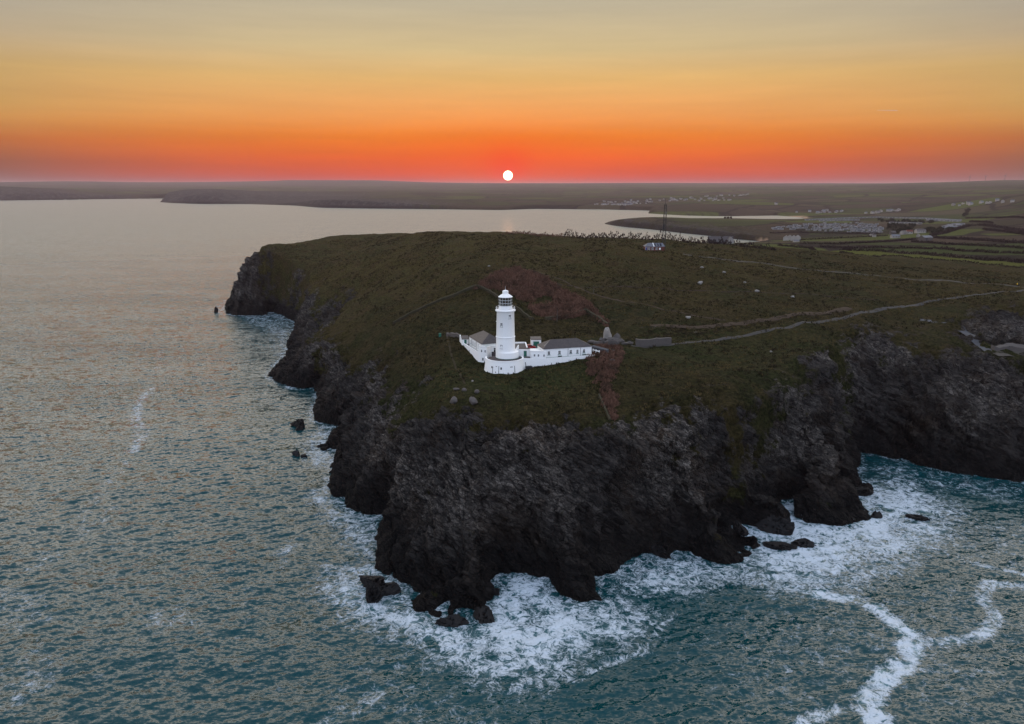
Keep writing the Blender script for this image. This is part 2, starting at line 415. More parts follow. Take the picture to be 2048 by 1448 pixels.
# ridge lines far off: px, py, distance
RIDGE = [(-400, 366, 15000), (-200, 365, 15000), (0, 365, 15000), (130, 362.5, 15000), (250, 365, 15000), (350, 367, 15500), (480, 366, 16000), (560, 364, 16000), (640, 359.5, 16500), (668, 363, 16500), (712, 359, 16500), (780, 363, 16500), (870, 366, 16500), (1000, 366.5, 16000),
                (1150, 366.5, 15000), (1300, 366, 14000), (1450, 369, 12000), (1560, 370.5, 11000), (1700, 369.5, 9500), (1800, 367, 9000), (1900, 364.5, 8500), (2048, 360.5, 8000), (2200, 358, 8000), (2500, 358, 7500),
                (0, 374, 10000), (150, 374, 10000), (350, 376, 10000), (600, 376, 10000), (750, 374, 11000), (900, 376, 10000), (1100, 379, 8500), (1010, 382, 7500), (1270, 379.5, 7000), (1290, 378, 7600), (1400, 379, 7000), (1550, 379, 6500), (1700, 379, 6000), (1850, 376, 5800), (2048, 371, 5000), (2200, 372, 4500),
                (250, 382, 7500), (500, 383, 7200), (650, 384, 7000), (800, 383, 7000), (900, 385, 6000),
                (0, 372, 24000), (700, 372, 24000), (1300, 372.5, 24000), (2000, 371, 20000), (-400, 371, 24000), (2500, 370, 20000)]
BACK = [(520, 735, 22), (570, 760, 24), (610, 800, 28), (650, 850, 30), (720, 890, 34), (800, 800, 44), (800, 890, 26), (880, 720, 54), (880, 800, 30), (960, 660, 57), (960, 760, 35), (1040, 640, 57), (1040, 740, 35), (1120, 620, 57), (1120, 720, 36),
        (1200, 600, 57), (1200, 700, 36), (1300, 590, 56), (1300, 690, 38), (1400, 590, 54), (1400, 700, 36), (1500, 610, 49), (1500, 730, 33), (1600, 650, 42), (1600, 770, 28), (1450, 1080, 24), (1400, 900, 24)]
SITE = [(-13, 280.3, 37.6), (-20.5, 296, 40.2), (-21.6, 300, 40.6), (-2.5, 260.5, 37.1), (-11, 270, 37.2), (8, 269, 37.9), (14, 268, 38.8), (22, 269, 40), (31, 271, 41.1), (5, 290, 41.0), (-10, 300, 41.2), (20, 286, 41.2),
        (33, 280, 41.3), (-25, 302, 40.8), (0, 300, 41.5), (35, 271, 41.2), (10, 300, 41.6)]
ctl = np.array([(*un(x, y, z), z, r) for x, y, z, r in CTL] + [(*(lambda q: (q[0], d, q[1]))(und(x, y, d)), 0) for x, y, d in RIDGE] + [(x, y, z, 0) for x, y, z in SITE]
               + [((px - 1024) / FPX * (d * CP + (CAMH - z) * SP), d, z, 0) for px, d, z in BACK], float)
ca, cv = np.arctan2(ctl[:, 0], ctl[:, 1]), np.log(np.hypot(ctl[:, 0], ctl[:, 1]))


def tps_fit(vals, reg):
    n = len(ca)
    r2 = (ca[:, None] - ca) ** 2 + (cv[:, None] - cv) ** 2
    K = np.where(r2 > 0, 0.5 * r2 * np.log(r2 + 1e-20), 0) + reg * np.eye(n)
    A = np.zeros((n + 3, n + 3)); A[:n, :n] = K
    A[:n, n:] = np.stack([np.ones(n), ca, cv], 1); A[n:, :n] = A[:n, n:].T
    return np.linalg.solve(A, np.concatenate([vals, np.zeros(3)]))


def tps_eval(ws, a, v):
    outs = [np.empty(a.shape, np.float32) for _ in ws]
    fa, fv = a.ravel(), v.ravel()
    for i in range(0, fa.size, 8000):
        A, V = fa[i:i + 8000, None], fv[i:i + 8000, None]
        r2 = (A - ca) ** 2 + (V - cv) ** 2
        K = 0.5 * r2 * np.log(r2 + 1e-20)
        for o, w in zip(outs, ws):
            o.ravel()[i:i + 8000] = K @ w[:-3] + w[-3] + w[-2] * A[:, 0] + w[-1] * V[:, 0]
    return outs


W_h, W_r = tps_fit(ctl[:, 2], 2e-5), tps_fit(ctl[:, 3], 2e-4)

az = np.arange(-0.70, 0.82, 0.00105)
rr = [148.0]
while rr[-1] < 760: rr.append(rr[-1] * 1.0017)
while rr[-1] < 9000: rr.append(rr[-1] * 1.006)
while rr[-1] < 27000: rr.append(rr[-1] * 1.025)
rr = np.array(rr); lr = np.log(rr)
NR, NC = len(rr), len(az)
# slow fields on a coarser grid, then brought up
ri = np.unique(np.concatenate([np.arange(0, NR, 3), [NR - 1]])); ci = np.unique(np.concatenate([np.arange(0, NC, 3), [NC - 1]]))


def up(F):
    t = np.interp(np.arange(NR), ri, np.arange(len(ri))); i0 = np.minimum(t.astype(int), len(ri) - 2); ft = (t - i0)[:, None]
    F = F[i0] * (1 - ft) + F[i0 + 1] * ft
    t = np.interp(np.arange(NC), ci, np.arange(len(ci))); j0 = np.minimum(t.astype(int), len(ci) - 2); fj = (t - j0)[None]
    return (F[:, j0] * (1 - fj) + F[:, j0 + 1] * fj).astype(np.float32)


Rc, Ac = np.meshgrid(rr[ri], az[ci], indexing='ij')
hc, kc = tps_eval([W_h, W_r], Ac, np.log(Rc))
sc_ = sdf((Rc * np.sin(Ac)).astype(np.float32), (Rc * np.cos(Ac)).astype(np.float32), COAST)
R, A = np.meshgrid(rr, az, indexing='ij')
X, Y = (R * np.sin(A)).astype(np.float32), (R * np.cos(A)).astype(np.float32)
Hl, ROCK, SD = up(hc), up(kc), up(sc_)
near = sstep(1400, 700, R)
wob = perlin(X / 9, Y / 9, seed=3) * 1.3 + perlin(X / 3.4, Y / 3.4, seed=4) * 0.8
SDn = SD + wob * near * sstep(8, 0, np.abs(SD))
far_w = np.maximum(2.2, R * 0.006)
hill = sstep(3800, 6000, R)
Hl = Hl + hill * 6 * fbm(X / 900, Y / 900, oct=3, seed=20) * sstep(0, 300, SD) * sstep(14000, 9000, R) + sstep(6000, 10000, R) * sstep(15500, 13000, R) * 13 * fbm(X / 2300, Y / 1500, oct=4, seed=24)
rz0 = sstep(0.5, 0.95, ROCK) * near
gul = 1 - np.abs(fbm(X / 42, Y / 42, oct=3, seed=26)) * 2.2
Hl = Hl + rz0 * np.clip(gul, -1, 1) * 4.5 - rz0 * 1.6
Hl = np.where(R < 900, np.minimum(Hl, 1.3 + np.maximum(SDn, 0) * (0.75 + 0.5 * perlin(X / 24, Y / 24, seed=8)) + np.maximum(SDn, 0) ** 2 * 0.13), Hl)
Hl = np.maximum(Hl, 0.9 + 0.25 * perlin(X / 5, Y / 5, seed=9))
ROCK = np.clip(ROCK + 0.5 * fbm(X / 15, Y / 42, oct=4, seed=5) * sstep(0.02, 0.25, ROCK) * sstep(1.3, 0.9, ROCK), 0, 1)
ROCK = np.maximum(ROCK, sstep(10, 2, SD) * near)
Hl = np.minimum(Hl, 229)
# grassy ground: soft hummocks
gr = (1 - ROCK)
Hl = Hl + near * gr * (1.0 * fbm(X / 19, Y / 19, oct=3, seed=11) + 0.24 * fbm(X / 2.6, Y / 2.6, oct=2, seed=12))


def G_setup(Hgrid):
    def h(x, y):
        a = math.atan2(x, y); l = math.log(math.hypot(x, y))
        i = np.interp(l, lr, np.arange(NR)); j = (a - az[0]) / (az[1] - az[0])
        i0 = int(min(max(i, 0), NR - 2)); j0 = int(min(max(j, 0), NC - 2)); fi, fj = i - i0, j - j0
        q = Hgrid[i0:i0 + 2, j0:j0 + 2]
        return float((q[0, 0] * (1 - fj) + q[0, 1] * fj) * (1 - fi) + (q[1, 0] * (1 - fj) + q[1, 1] * fj) * fi)
    return h


# level the ground under the tracks
def densify(pts, step):
    o = [pts[0]]
    for a, b in zip(pts[:-1], pts[1:]):
        n = max(1, int(math.hypot(b[0] - a[0], b[1] - a[1]) / step))
        o += [(a[0] + (b[0] - a[0]) * k / n, a[1] + (b[1] - a[1]) * k / n) for k in range(1, n + 1)]
    return o


Z = -6 + (Hl + 6) * sstep(-far_w, far_w, SDn)
hgt = G_setup(Z.copy())


def ground(px, py, lo=150.0):
    """where the ray of a photo pixel meets the land"""
    b = (724 - py) / FPX
    y = lo
    while y < 16000:
        x, z = und(px, py, y)
        if hgt(x, y) >= z:
            y0, y1 = y / 1.004, y
            for _ in range(12):
                m = (y0 + y1) / 2; x, z = und(px, py, m)
                if hgt(x, m) >= z: y1 = m
                else: y0 = m
            x, z = und(px, py, y1)
            return (x, y1, hgt(x, y1))
        y *= 1.004
    return (*und(px, py, 16000)[:1], 16000, 100.0)


# cliffs: strata and joints push the rock faces in and out, in three dimensions
gy, gx = np.gradient(Z)
e_r = np.stack([np.gradient(X, axis=0), np.gradient(Y, axis=0), gy], -1)
e_a = np.stack([np.gradient(X, axis=1), np.gradient(Y, axis=1), gx], -1)
N = np.cross(e_a, e_r); N /= np.linalg.norm(N, axis=-1, keepdims=True) + 1e-9
N[N[..., 2] < 0] *= -1
sel = (ROCK > 0.03) & (R < 900) & (SDn > -4)
px_, py_, pz_ = X[sel], Y[sel], Z[sel]
warp = 4.0 * fbm(px_ / 34, py_ / 34, pz_ / 34, oct=3, seed=31)
sn = np.array([0.46, -0.30, 0.84])
s1 = px_ * sn[0] + py_ * sn[1] + pz_ * sn[2] + warp
saw = lambda t: np.where((t % 1) < 0.78, (t % 1) / 0.78, (1 - (t % 1)) / 0.22)
jit = fbm(px_ / 13, py_ / 13, pz_ / 13, oct=2, seed=35)
lay = saw(s1 / 6.5 + 0.3 * jit) * 2.4 + saw(s1 / 2.4 + 0.3 * jit) * 1.35 + saw(s1 / 1.0 + 0.4 * jit) * 0.6
amp_l = 0.85 + 0.7 * fbm(px_ / 15, py_ / 15, pz_ / 15, oct=2, seed=41)
ridge = 1 - np.abs(fbm(px_ / 16, py_ / 16, pz_ / 24, oct=4, seed=44, gain=0.55)) * 1.7
joint = 1 - np.abs(perlin((px_ + 0.6 * pz_) / 5.5, py_ / 5.5, pz_ / 16, seed=47)) * 2.0
fine = fbm(px_ / 2.2, py_ / 2.2, pz_ / 2.2, oct=3, seed=51, gain=0.6)
D = (lay - 2.0) * np.clip(amp_l, 0.15, 1.3) + 3.4 * (ridge - 0.6) - 0.9 * np.clip(joint - 0.72, 0, 1) * 4.0 + 0.45 * fine
D *= sstep(0.05, 0.75, ROCK[sel]) * (0.4 + 0.6 * sstep(0, 7, SDn[sel]))
D = np.clip(D, -4.5, 4.0)
for ax, arr in ((0, X), (1, Y), (2, Z)):
    arr[sel] += D * N[sel][:, ax] * (1.0 if ax < 2 else 0.85)


def terrain_mat():
    m, t = new_mat("turf_and_rock")
    p = t.pos(); rock = t.attr("rock"); fld = t.attr("field")
    sep = t.node('ShaderNodeSeparateXYZ'); t._in(sep.inputs[0], p)
    n40 = t.noise(p, 0.025, 4, 0.6); n8 = t.noise(p, 0.13, 4, 0.6); n1 = t.noise(p, 0.9, 4, 0.7); n3 = t.noise(p, 3.0, 3, 0.7)
    olive, green, straw, bracken = (0.030, 0.0225, 0.0055), (0.014, 0.020, 0.004), (0.052, 0.037, 0.013), (0.040, 0.019, 0.010)
    g = t.mix(t.mrange(n40, 0.4, 0.62), olive, green)
    g = t.mix(t.mrange(n8, 0.45, 0.68), g, straw)
    g = t.mix(t.math('MULTIPLY', t.mrange(t.noise(p, 0.045, 5, 0.65), 0.55, 0.7), 0.75), g, bracken)
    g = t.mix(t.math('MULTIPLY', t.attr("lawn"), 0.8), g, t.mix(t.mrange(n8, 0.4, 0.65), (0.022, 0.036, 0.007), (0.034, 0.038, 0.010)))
    g = t.mix(t.math('MULTIPLY', t.attr("brow_light"), 0.75), g, t.mix(t.mrange(n8, 0.38, 0.66), t.mix(t.mrange(n40, 0.4, 0.6), (0.084, 0.066, 0.014), (0.050, 0.049, 0.011)), (0.076, 0.046, 0.018)))  # lighter grass colour near the crest stands in for the light there
    g = t.mix(t.mrange(n1, 0.34, 0.68), t.mix(0.75, g, (0.006, 0.006, 0.003)), t.mix(0.22, g, (0.085, 0.072, 0.036)))
    n05 = t.noise(p, 0.42, 5, 0.75)
    g = t.mix(t.math('MULTIPLY', t.mrange(n05, 0.52, 0.68), 0.7), g, (0.013, 0.012, 0.006))
    g = t.mix(t.math('MULTIPLY', t.mrange(n3, 0.56, 0.72), 0.5), g, (0.010, 0.009, 0.005))
    # farmland: fields parted by dark hedges
    fp = t.vmath('ADD', t.mapping(p, (0.0042, 0.0042, 0), (0, 0, 0.3)), t.vmath('MULTIPLY', t.noise(t.mapping(p, (1, 1, 0)), 0.0025, 2, color=True), (0.9, 0.9, 0)))
    vcol = t.voronoi(fp, 1.0, out='Color'); ved = t.voronoi(fp, 1.0, 'DISTANCE_TO_EDGE')
    vs = t.node('ShaderNodeSeparateColor'); t._in(vs.inputs[0], vcol)
    fc = t.ramp(vs.outputs[0], [(0.0, (0.034, 0.044, 0.012)), (0.3, (0.060, 0.072, 0.016)), (0.5, (0.046, 0.032, 0.022)), (0.72, (0.060, 0.048, 0.028)), (0.88, (0.034, 0.028, 0.016))], 'CONSTANT')
    fc = t.mix(t.mrange(n8, 0.3, 0.7), t.mix(0.25, fc, (0.02, 0.016, 0.01)), fc)
    fc = t.mix(t.mrange(ved, 0.022, 0.045), (0.016, 0.012, 0.010), fc)
    wood = t.mrange(t.noise(p, 0.0022, 5, 0.6), 0.56, 0.62)
    fc = t.mix(t.math('MULTIPLY', wood, 0.85), fc, (0.016, 0.014, 0.010))
    g = t.mix(fld, g, fc)
    g = t.mix(t.attr('green'), g, t.mix(n8, (0.055, 0.058, 0.012), (0.085, 0.088, 0.020)))
    # rock
    st = t.mapping(p, (1, 1, 1), (0.35, -0.55, 0.2))
    band = t.noise(t.mapping(st, (0.10, 0.10, 1.1)), 0.8, 5, 0.65)
    patch = t.noise(p, 0.06, 5, 0.6)
    r = t.mix(t.mrange(band, 0.35, 0.7), (0.012, 0.011, 0.011), (0.050, 0.045, 0.042))
    r = t.mix(t.math('MULTIPLY', t.mrange(patch, 0.5, 0.68), 0.8), r, (0.050, 0.034, 0.023))
    upz = t.mrange(t.math('ADD', sep.outputs[2], t.math('MULTIPLY', n8, 10)), 12, 24)
    pale = t.math('MULTIPLY', t.mrange(t.noise(p, 0.033, 4, 0.6), 0.42, 0.6), t.math('MULTIPLY', t.mrange(t.noise(t.mapping(st, (0.7, 0.7, 1.4)), 0.4, 7, 0.75), 0.42, 0.66), upz))
    r = t.mix(t.math('MULTIPLY', pale, 0.95), r, (0.23, 0.20, 0.175))  # pale stone high up, partly the light on upper facets painted in
    wet_shade = t.mrange(t.math('ADD', sep.outputs[2], t.math('MULTIPLY', n8, 11)), 9, 21, 1, 0)  # wet black foot of the cliffs, with shade of steep faces painted in
    r = t.mix(t.math('MULTIPLY', wet_shade, 0.85), r, (0.0065, 0.006, 0.0062))
    stw = t.vmath('ADD', st, t.vmath('MULTIPLY', t.noise(p, 0.5, 3, 0.6, color=True), (1.6, 1.6, 1.6)))
    crack = t.voronoi(t.mapping(stw, (0.5, 0.5, 1.5)), 0.8, 'DISTANCE_TO_EDGE'); crack2 = t.voronoi(t.mapping(stw, (0.5, 0.5, 1.3)), 2.0, 'DISTANCE_TO_EDGE')
    r = t.mix(t.mrange(crack, 0.0, 0.10, 0.8, 0.0), r, (0.004, 0.004, 0.004))
    r = t.mix(t.mrange(crack2, 0.0, 0.12, 0.65, 0.0), r, (0.006, 0.0055, 0.0055))
    cell = t.node('ShaderNodeSeparateColor'); t._in(cell.inputs[0], t.voronoi(t.mapping(stw, (0.5, 0.5, 1.5)), 0.8, out='Color'))
    r = t.mix(t.math('MULTIPLY', t.mrange(cell.outputs[0], 0.0, 1.0, 0.0, 0.65), t.math('SUBTRACT', 1.0, t.math('MULTIPLY', wet_shade, 0.85))), r, t.mix(0.5, r, (0.10, 0.088, 0.08)))
    rmask = t.mrange(t.math('ADD', rock, t.math('MULTIPLY', t.math('SUBTRACT', t.noise(p, 0.13, 8, 0.75), 0.5), 2.5)), 0.46, 0.62)
    c = t.mix(rmask, g, r)
    sand = t.math('MULTIPLY', t.attr("sand"), 1.0)
    c = t.mix(sand, c, (0.30, 0.20, 0.13))
    # running white water on the low ledges
    fo = t.attr("foam")
    lace = t.noise(t.mapping(p, (1.6, 0.5, 0.35), (0, 0, 0.5)), 1.3, 5, 0.7)
    fm = t.mrange(t.math('SUBTRACT', t.math('ADD', fo, lace), 0.0), 1.02, 1.16)
    c = t.mix(fm, c, (0.75, 0.78, 0.80))
    hr = t.math('ADD', t.math('MULTIPLY', t.mrange(crack, 0.0, 0.14), 0.55), t.math('MULTIPLY', t.noise(t.mapping(st, (1, 1, 2.6)), 0.9, 6, 0.7), 1.2))
    hg = t.math('ADD', t.math('MULTIPLY', n1, 1.6), t.math('MULTIPLY', n3, 0.6))
    hh = t.mix(rmask, hg, hr)
    nrm = t.bump(hh, 1.0, 0.85)
    rough = t.math('SUBTRACT', 0.95, t.math('MULTIPLY', t.math('MULTIPLY', wet_shade, rmask), 0.35))
    t.out(t.bsdf(c, rough, 0.04, nrm))
    return m


# fields, sand and running foam as masks over the land
FIELD = sstep(600, 760, R - 0.0) * np.clip(1 - ROCK * 1.5, 0, 1)
FIELD = FIELD * np.where((A > 0.05) | (R > 1300), 1, 0)
sd_pt = [un(1607, 437), un(1500, 430), un(1545, 484), un(1580, 479)]
SAND = np.zeros_like(X)
for (sx, sy), rad in zip([sd_pt[0], un(1580, 434), sd_pt[2], un(1568, 480.5)], (90, 70, 45, 55)):
    SAND = np.maximum(SAND, sstep(rad, rad * 0.5, np.hypot(X - sx, Y - sy)) * sstep(5.5, 3.0, Z))
FOAMT = np.zeros_like(X)
for fx, fy, fr in [(1580, 1030, 9), (1600, 1042, 11), (1640, 1046, 9), (1690, 1040, 9), (1728, 1020, 8), (1715, 1000, 8), (1550, 1062, 9), (1580, 1060, 8), (1520, 1085, 6), (1725, 1040, 8)]:
    cx_, cy_ = un(fx, fy, 1)
    FOAMT = np.maximum(FOAMT, 0.40 * sstep(fr, fr * 0.3, np.hypot(X - cx_, Y - cy_)) * sstep(4.5, 1.2, Z))
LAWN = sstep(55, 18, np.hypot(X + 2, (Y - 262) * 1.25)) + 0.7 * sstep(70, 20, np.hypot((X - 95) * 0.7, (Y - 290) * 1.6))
BROW_LIGHT = sstep(300, 480, R + 40 * fbm(X / 70, Y / 70, oct=3, seed=14)) * sstep(900, 700, R) * (1 - 0.45 * sstep(0.18, 0.5, A))  # crest turf made paler: the light towards the sun painted into the grass
_st = [ground(*q)[:2] for q in [(1660, 501), (1780, 506), (1860, 511.5), (1950, 519.5), (2080, 530), (2080, 537), (1950, 526), (1860, 518.5), (1780, 512), (1660, 503)]]
GREENS = np.zeros_like(X); _b = (R > 380) & (R < 800) & (A > 0.3)
GREENS[_b] = sstep(-3, 3, sdf(X[_b], Y[_b], _st))
TURF = terrain_mat()
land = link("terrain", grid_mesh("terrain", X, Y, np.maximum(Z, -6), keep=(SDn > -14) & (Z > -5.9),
                                 attrs={"rock": ROCK, "field": FIELD, "sand": SAND, "foam": FOAMT, "lawn": np.clip(LAWN, 0, 1), "brow_light": BROW_LIGHT, "green": GREENS}, flat="rock"), TURF)
tag(land, kind="structure")
del N, e_r, e_a, gx, gy


# ---------------------------------------------------------------- the sea
def ocean_tile(n, L, wdir, lmin_peak, seed, spread):
    rs = np.random.RandomState(seed)
    k1 = np.fft.fftfreq(n, L / n) * 2 * np.pi
    kx, ky = np.meshgrid(k1, k1, indexing='ij'); k = np.hypot(kx, ky); k[0, 0] = 1e-6
    c = (kx * wdir[0] + ky * wdir[1]) / k
    kp = 2 * np.pi / lmin_peak
    S = k ** -3.6 * np.exp(-1.0 * (kp / k) ** 2) * (np.abs(c) ** spread + 0.05) * np.where(c < 0, 0.15, 1)
    S[0, 0] = 0
    F = np.sqrt(S) * (rs.normal(size=S.shape) + 1j * rs.normal(size=S.shape))
    return kx, ky, k, F


def ocean_levels(n, L, wdir, peak, seed, spread, slope, cuts, chop):
    kx, ky, k, F = ocean_tile(n, L, wdir, peak, seed, spread)
    sl = np.fft.ifft2(1j * kx * F).real ** 2 + np.fft.ifft2(1j * ky * F).real ** 2
    F *= slope / math.sqrt(sl.mean())
    out = []
    for lam in cuts:
        Fc = F * np.exp(-(k * lam / (2 * np.pi)) ** 4 * 0.5)
        out.append([np.fft.ifft2(Fc).real, chop * np.fft.ifft2(-1j * kx / k * Fc).real * -1, chop * np.fft.ifft2(-1j * ky / k * Fc).real * -1])
    return out


def sample_tile(T, L, x, y):
    n = T.shape[0]; u, v = x / L * n, y / L * n
    i, j = np.floor(u).astype(np.int64), np.floor(v).astype(np.int64); fu, fv = (u - i).astype(np.float32), (v - j).astype(np.float32)
    i %= n; j %= n; i1, j1 = (i + 1) % n, (j + 1) % n
    return (T[i, j] * (1 - fu) + T[i1, j] * fu) * (1 - fv) + (T[i, j1] * (1 - fu) + T[i1, j1] * fu) * fv


saz = np.concatenate([np.linspace(-math.pi, -0.75, 26)[:-1], np.arange(-0.75, 0.75, 0.00125), np.linspace(0.75, math.pi, 26)])
sr = [60.0]
while sr[-1] < 110: sr.append(sr[-1] * 1.02)
while sr[-1] < 2600: sr.append(sr[-1] * 1.0025)
while sr[-1] < 26000: sr.append(sr[-1] * 1.03)
sr = np.array([0.01] + sr)
SR, SA = np.meshgrid(sr, saz, indexing='ij')
SX, SY = (SR * np.sin(SA)).astype(np.float32), (SR * np.cos(SA)).astype(np.float32)
# distance to the shore for calm and foam, on a coarse grid
r3 = np.unique(np.concatenate([np.arange(0, len(sr), 4), [len(sr) - 1]])); c3 = np.unique(np.concatenate([np.arange(0, len(saz), 4), [len(saz) - 1]]))
ri, ci, NR_, NC_ = r3, c3, NR, NC
NR, NC = len(sr), len(saz)
SSD = up(sdf(SX[np.ix_(r3, c3)], SY[np.ix_(r3, c3)], COAST))
foam_polys = [  # photo outline of a patch of white water, strength, softness in metres
    ([(640, 1180), (660, 1140), (745, 1120), (800, 1170), (815, 1225), (930, 1250), (985, 1230), (1000, 1150), (1090, 1150), (1130, 1200), (1250, 1205), (1330, 1230), (1290, 1290), (1190, 1310),
      (1090, 1370), (960, 1378), (880, 1330), (770, 1260), (680, 1235)], 0.70, 7),
    ([(990, 1230), (1000, 1150), (1090, 1150), (1120, 1200), (1190, 1240), (1120, 1330), (1030, 1365), (960, 1340), (950, 1280)], 0.84, 6),
    ([(690, 1200), (760, 1180), (810, 1215), (900, 1250), (900, 1290), (780, 1250)], 0.8, 4),
    ([(1240, 1150), (1330, 1115), (1440, 1135), (1520, 1110), (1430, 1072), (1520, 1025), (1600, 995), (1600, 1040), (1740, 1045), (1690, 985), (1715, 965), (1800, 965), (1895, 1010), (1890, 1070),
      (1800, 1120), (1700, 1165), (1600, 1175), (1450, 1150), (1340, 1180), (1240, 1175)], 0.74, 6),
    ([(1520, 1110), (1590, 1070), (1760, 1030), (1800, 1000), (1850, 1030), (1800, 1080), (1680, 1130), (1560, 1140)], 0.9, 6),
    ([(1520, 1035), (1590, 1002), (1610, 1050), (1740, 1050), (1600, 1075), (1560, 1060)], 1.0, 3),
    ([(1430, 1080), (1450, 1060), (1470, 1060), (1460, 1080)], 1.0, 2),
    ([(1720, 930), (1790, 925), (2048, 975), (2048, 1010), (1900, 985), (1780, 975)], 0.42, 8),
    ([(610, 985), (660, 985), (760, 1035), (750, 1120), (690, 1080), (640, 1020)], 0.62, 5),
    ([(640, 850), (690, 850), (680, 890), (660, 940), (620, 935), (600, 895)], 0.55, 4),
    ([(470, 628), (560, 622), (600, 640), (580, 700), (560, 730), (540, 670)], 0.45, 7),
    ([(440, 600), (465, 600), (450, 635), (420, 625)], 0.4, 6),
    ([(1350, 1250), (1600, 1180), (2048, 1150), (2048, 1448), (1500, 1448), (1400, 1350)], 0.27, 25),
    ([(780, 1300), (1000, 1380), (900, 1448), (700, 1448), (640, 1380)], 0.30, 15),
    ([(0, 1180), (90, 1190), (110, 1240), (30, 1260), (0, 1240)], 0.40, 6), ([(0, 1330), (100, 1290), (120, 1340), (40, 1410), (0, 1430)], 0.42, 7),
    ([(300, 1220), (370, 1200), (390, 1240), (320, 1270)], 0.40, 4), ([(60, 1110), (110, 1110), (100, 1140), (60, 1140)], 0.42, 4),
    ([(0, 1000), (640, 1100), (700, 1448), (0, 1448)], 0.16, 30),
    ([(540, 1100), (600, 1070), (610, 1090), (560, 1140)], 0.42, 4), ([(150, 1060), (220, 1015), (230, 1030), (170, 1070)], 0.42, 5),
    ([(860, 1400), (1000, 1390), (1100, 1448), (860, 1448)], 0.33, 10), ([(1920, 1020), (2048, 1050), (2048, 1140), (1900, 1120)], 0.36, 12),
]
foam_lines = [  # trails of old foam: points, half width in metres, strength
    ([(1640, 1190), (1725, 1203), (1780, 1232), (1822, 1275), (1812, 1310), (1790, 1342), (1748, 1372), (1732, 1410), (1765, 1460)], 2.5, 0.88),
    ([(1820, 1285), (1900, 1284), (1965, 1268), (2002, 1238), (1968, 1200), (1978, 1165), (2048, 1175)], 1.8, 0.68),
    ([(1560, 1172), (1640, 1190)], 1.6, 0.6), ([(1900, 1110), (1960, 1130), (2048, 1150)], 1.3, 0.6), ([(1600, 1448), (1680, 1420)], 1.5, 0.6), ([(1840, 1340), (1980, 1345)], 1.0, 0.5),
    ([(300, 778), (277, 805), (272, 840), (284, 870), (264, 905)], 2.6, 0.50), ([(310, 745), (322, 700)], 2.0, 0.30), ([(250, 925), (190, 1000), (150, 1050)], 2.0, 0.30),
    ([(750, 1380), (690, 1430), (640, 1460)], 2.0, 0.5), ([(1020, 1385), (1180, 1345), (1290, 1300)], 1.0, 0.5),
]
FM = np.zeros_like(SX)
rsel = (SR > 100) & (SR < 1000) & (np.abs(SA) < 0.72)
fx, fy = SX[rsel], SY[rsel]
fwx = fx + 3.0 * fbm(fx / 16, fy / 16, oct=3, seed=61); fwy = fy + 3.0 * fbm(fx / 16, fy / 16, oct=3, seed=71)
fv = np.zeros_like(fx)
for poly, st, soft in foam_polys:
    q = [un(*a) for a in poly]
    xs, ys = [a[0] for a in q], [a[1] for a in q]
    b = (fx > min(xs) - 3 * soft) & (fx < max(xs) + 3 * soft) & (fy > min(ys) - 3 * soft) & (fy < max(ys) + 3 * soft)
    d = sdf(fwx[b], fwy[b], q)
    nz = 0.84 + 0.32 * fbm(fx[b] / 9, fy[b] / 9, oct=3, seed=91)
    fv[b] = np.maximum(fv[b], st * nz * sstep(-soft * 1.6, soft * 1.1, d))
    if st > 0.7: fv[b] = np.maximum(fv[b], 0.46 * sstep(-13, 0, d))
for pts, hw, st in foam_lines:
    q = [un(*a) for a in pts]
    xs, ys = [a[0] for a in q], [a[1] for a in q]
    b = (fx > min(xs) - 12) & (fx < max(xs) + 12) & (fy > min(ys) - 12) & (fy < max(ys) + 12)
    d = seg_dist(fx[b] + 0.35 * (fwx[b] - fx[b]), fy[b] + 0.35 * (fwy[b] - fy[b]), q, closed=False)
    fv[b] = np.maximum(fv[b], st * (0.8 + 0.45 * fbm(fx[b] / 6, fy[b] / 6, oct=3, seed=95)) * sstep(hw * 2.0, hw * 0.4, d))
ssd = SSD[rsel]
fv = np.maximum(fv, 0.62 * sstep(-4.5, -0.5, ssd) * (0.6 + 0.5 * perlin(fx / 12, fy / 12, seed=77)))
FM[rsel] = fv
WD = np.array([0.40, -0.92]); WD /= np.linalg.norm(WD)
cuts = [0.7, 1.8, 4.5, 11.0]
TA = ocean_levels(512, 190.0, WD, 5.6, 3, 8.0, 0.34, cuts, 1.0)
TB = ocean_levels(512, 61.0, np.array([0.62, -0.78]), 2.3, 5, 3.0, 0.25, cuts, 0.9)
lev = np.clip(np.log(np.maximum(SR * 0.0030 * 2.0, 0.7) / 0.7) / math.log(2.5), 0, 3)
act = (SR > 80) & (SR < 2700) & (np.abs(SA) < 0.75)
sx, sy, lv = SX[act], SY[act], lev[act].astype(np.float32)
ca_, sa_ = math.cos(0.5), math.sin(0.5)
disp = [np.zeros_like(sx) for _ in range(3)]
for li in range(4):
    w = np.clip(1 - np.abs(lv - li), 0, 1); b = w > 0
    for c in range(3):
        disp[c][b] += w[b] * sample_tile(TA[li][c], 190.0, sx[b], sy[b])
    tb = [sample_tile(TB[li][c], 61.0, sx[b] * ca_ + sy[b] * sa_, -sx[b] * sa_ + sy[b] * ca_) for c in range(3)]
    disp[0][b] += w[b] * tb[0]; disp[1][b] += w[b] * (tb[1] * ca_ - tb[2] * sa_); disp[2][b] += w[b] * (tb[1] * sa_ + tb[2] * ca_)
gust = 0.8 + 0.35 * fbm(sx / 140, sy / 140, oct=2, seed=81)
calm = gust * (1 - 0.45 * np.clip(FM[act], 0, 1)) * (0.35 + 0.65 * sstep(0, -9, SSD[act]))
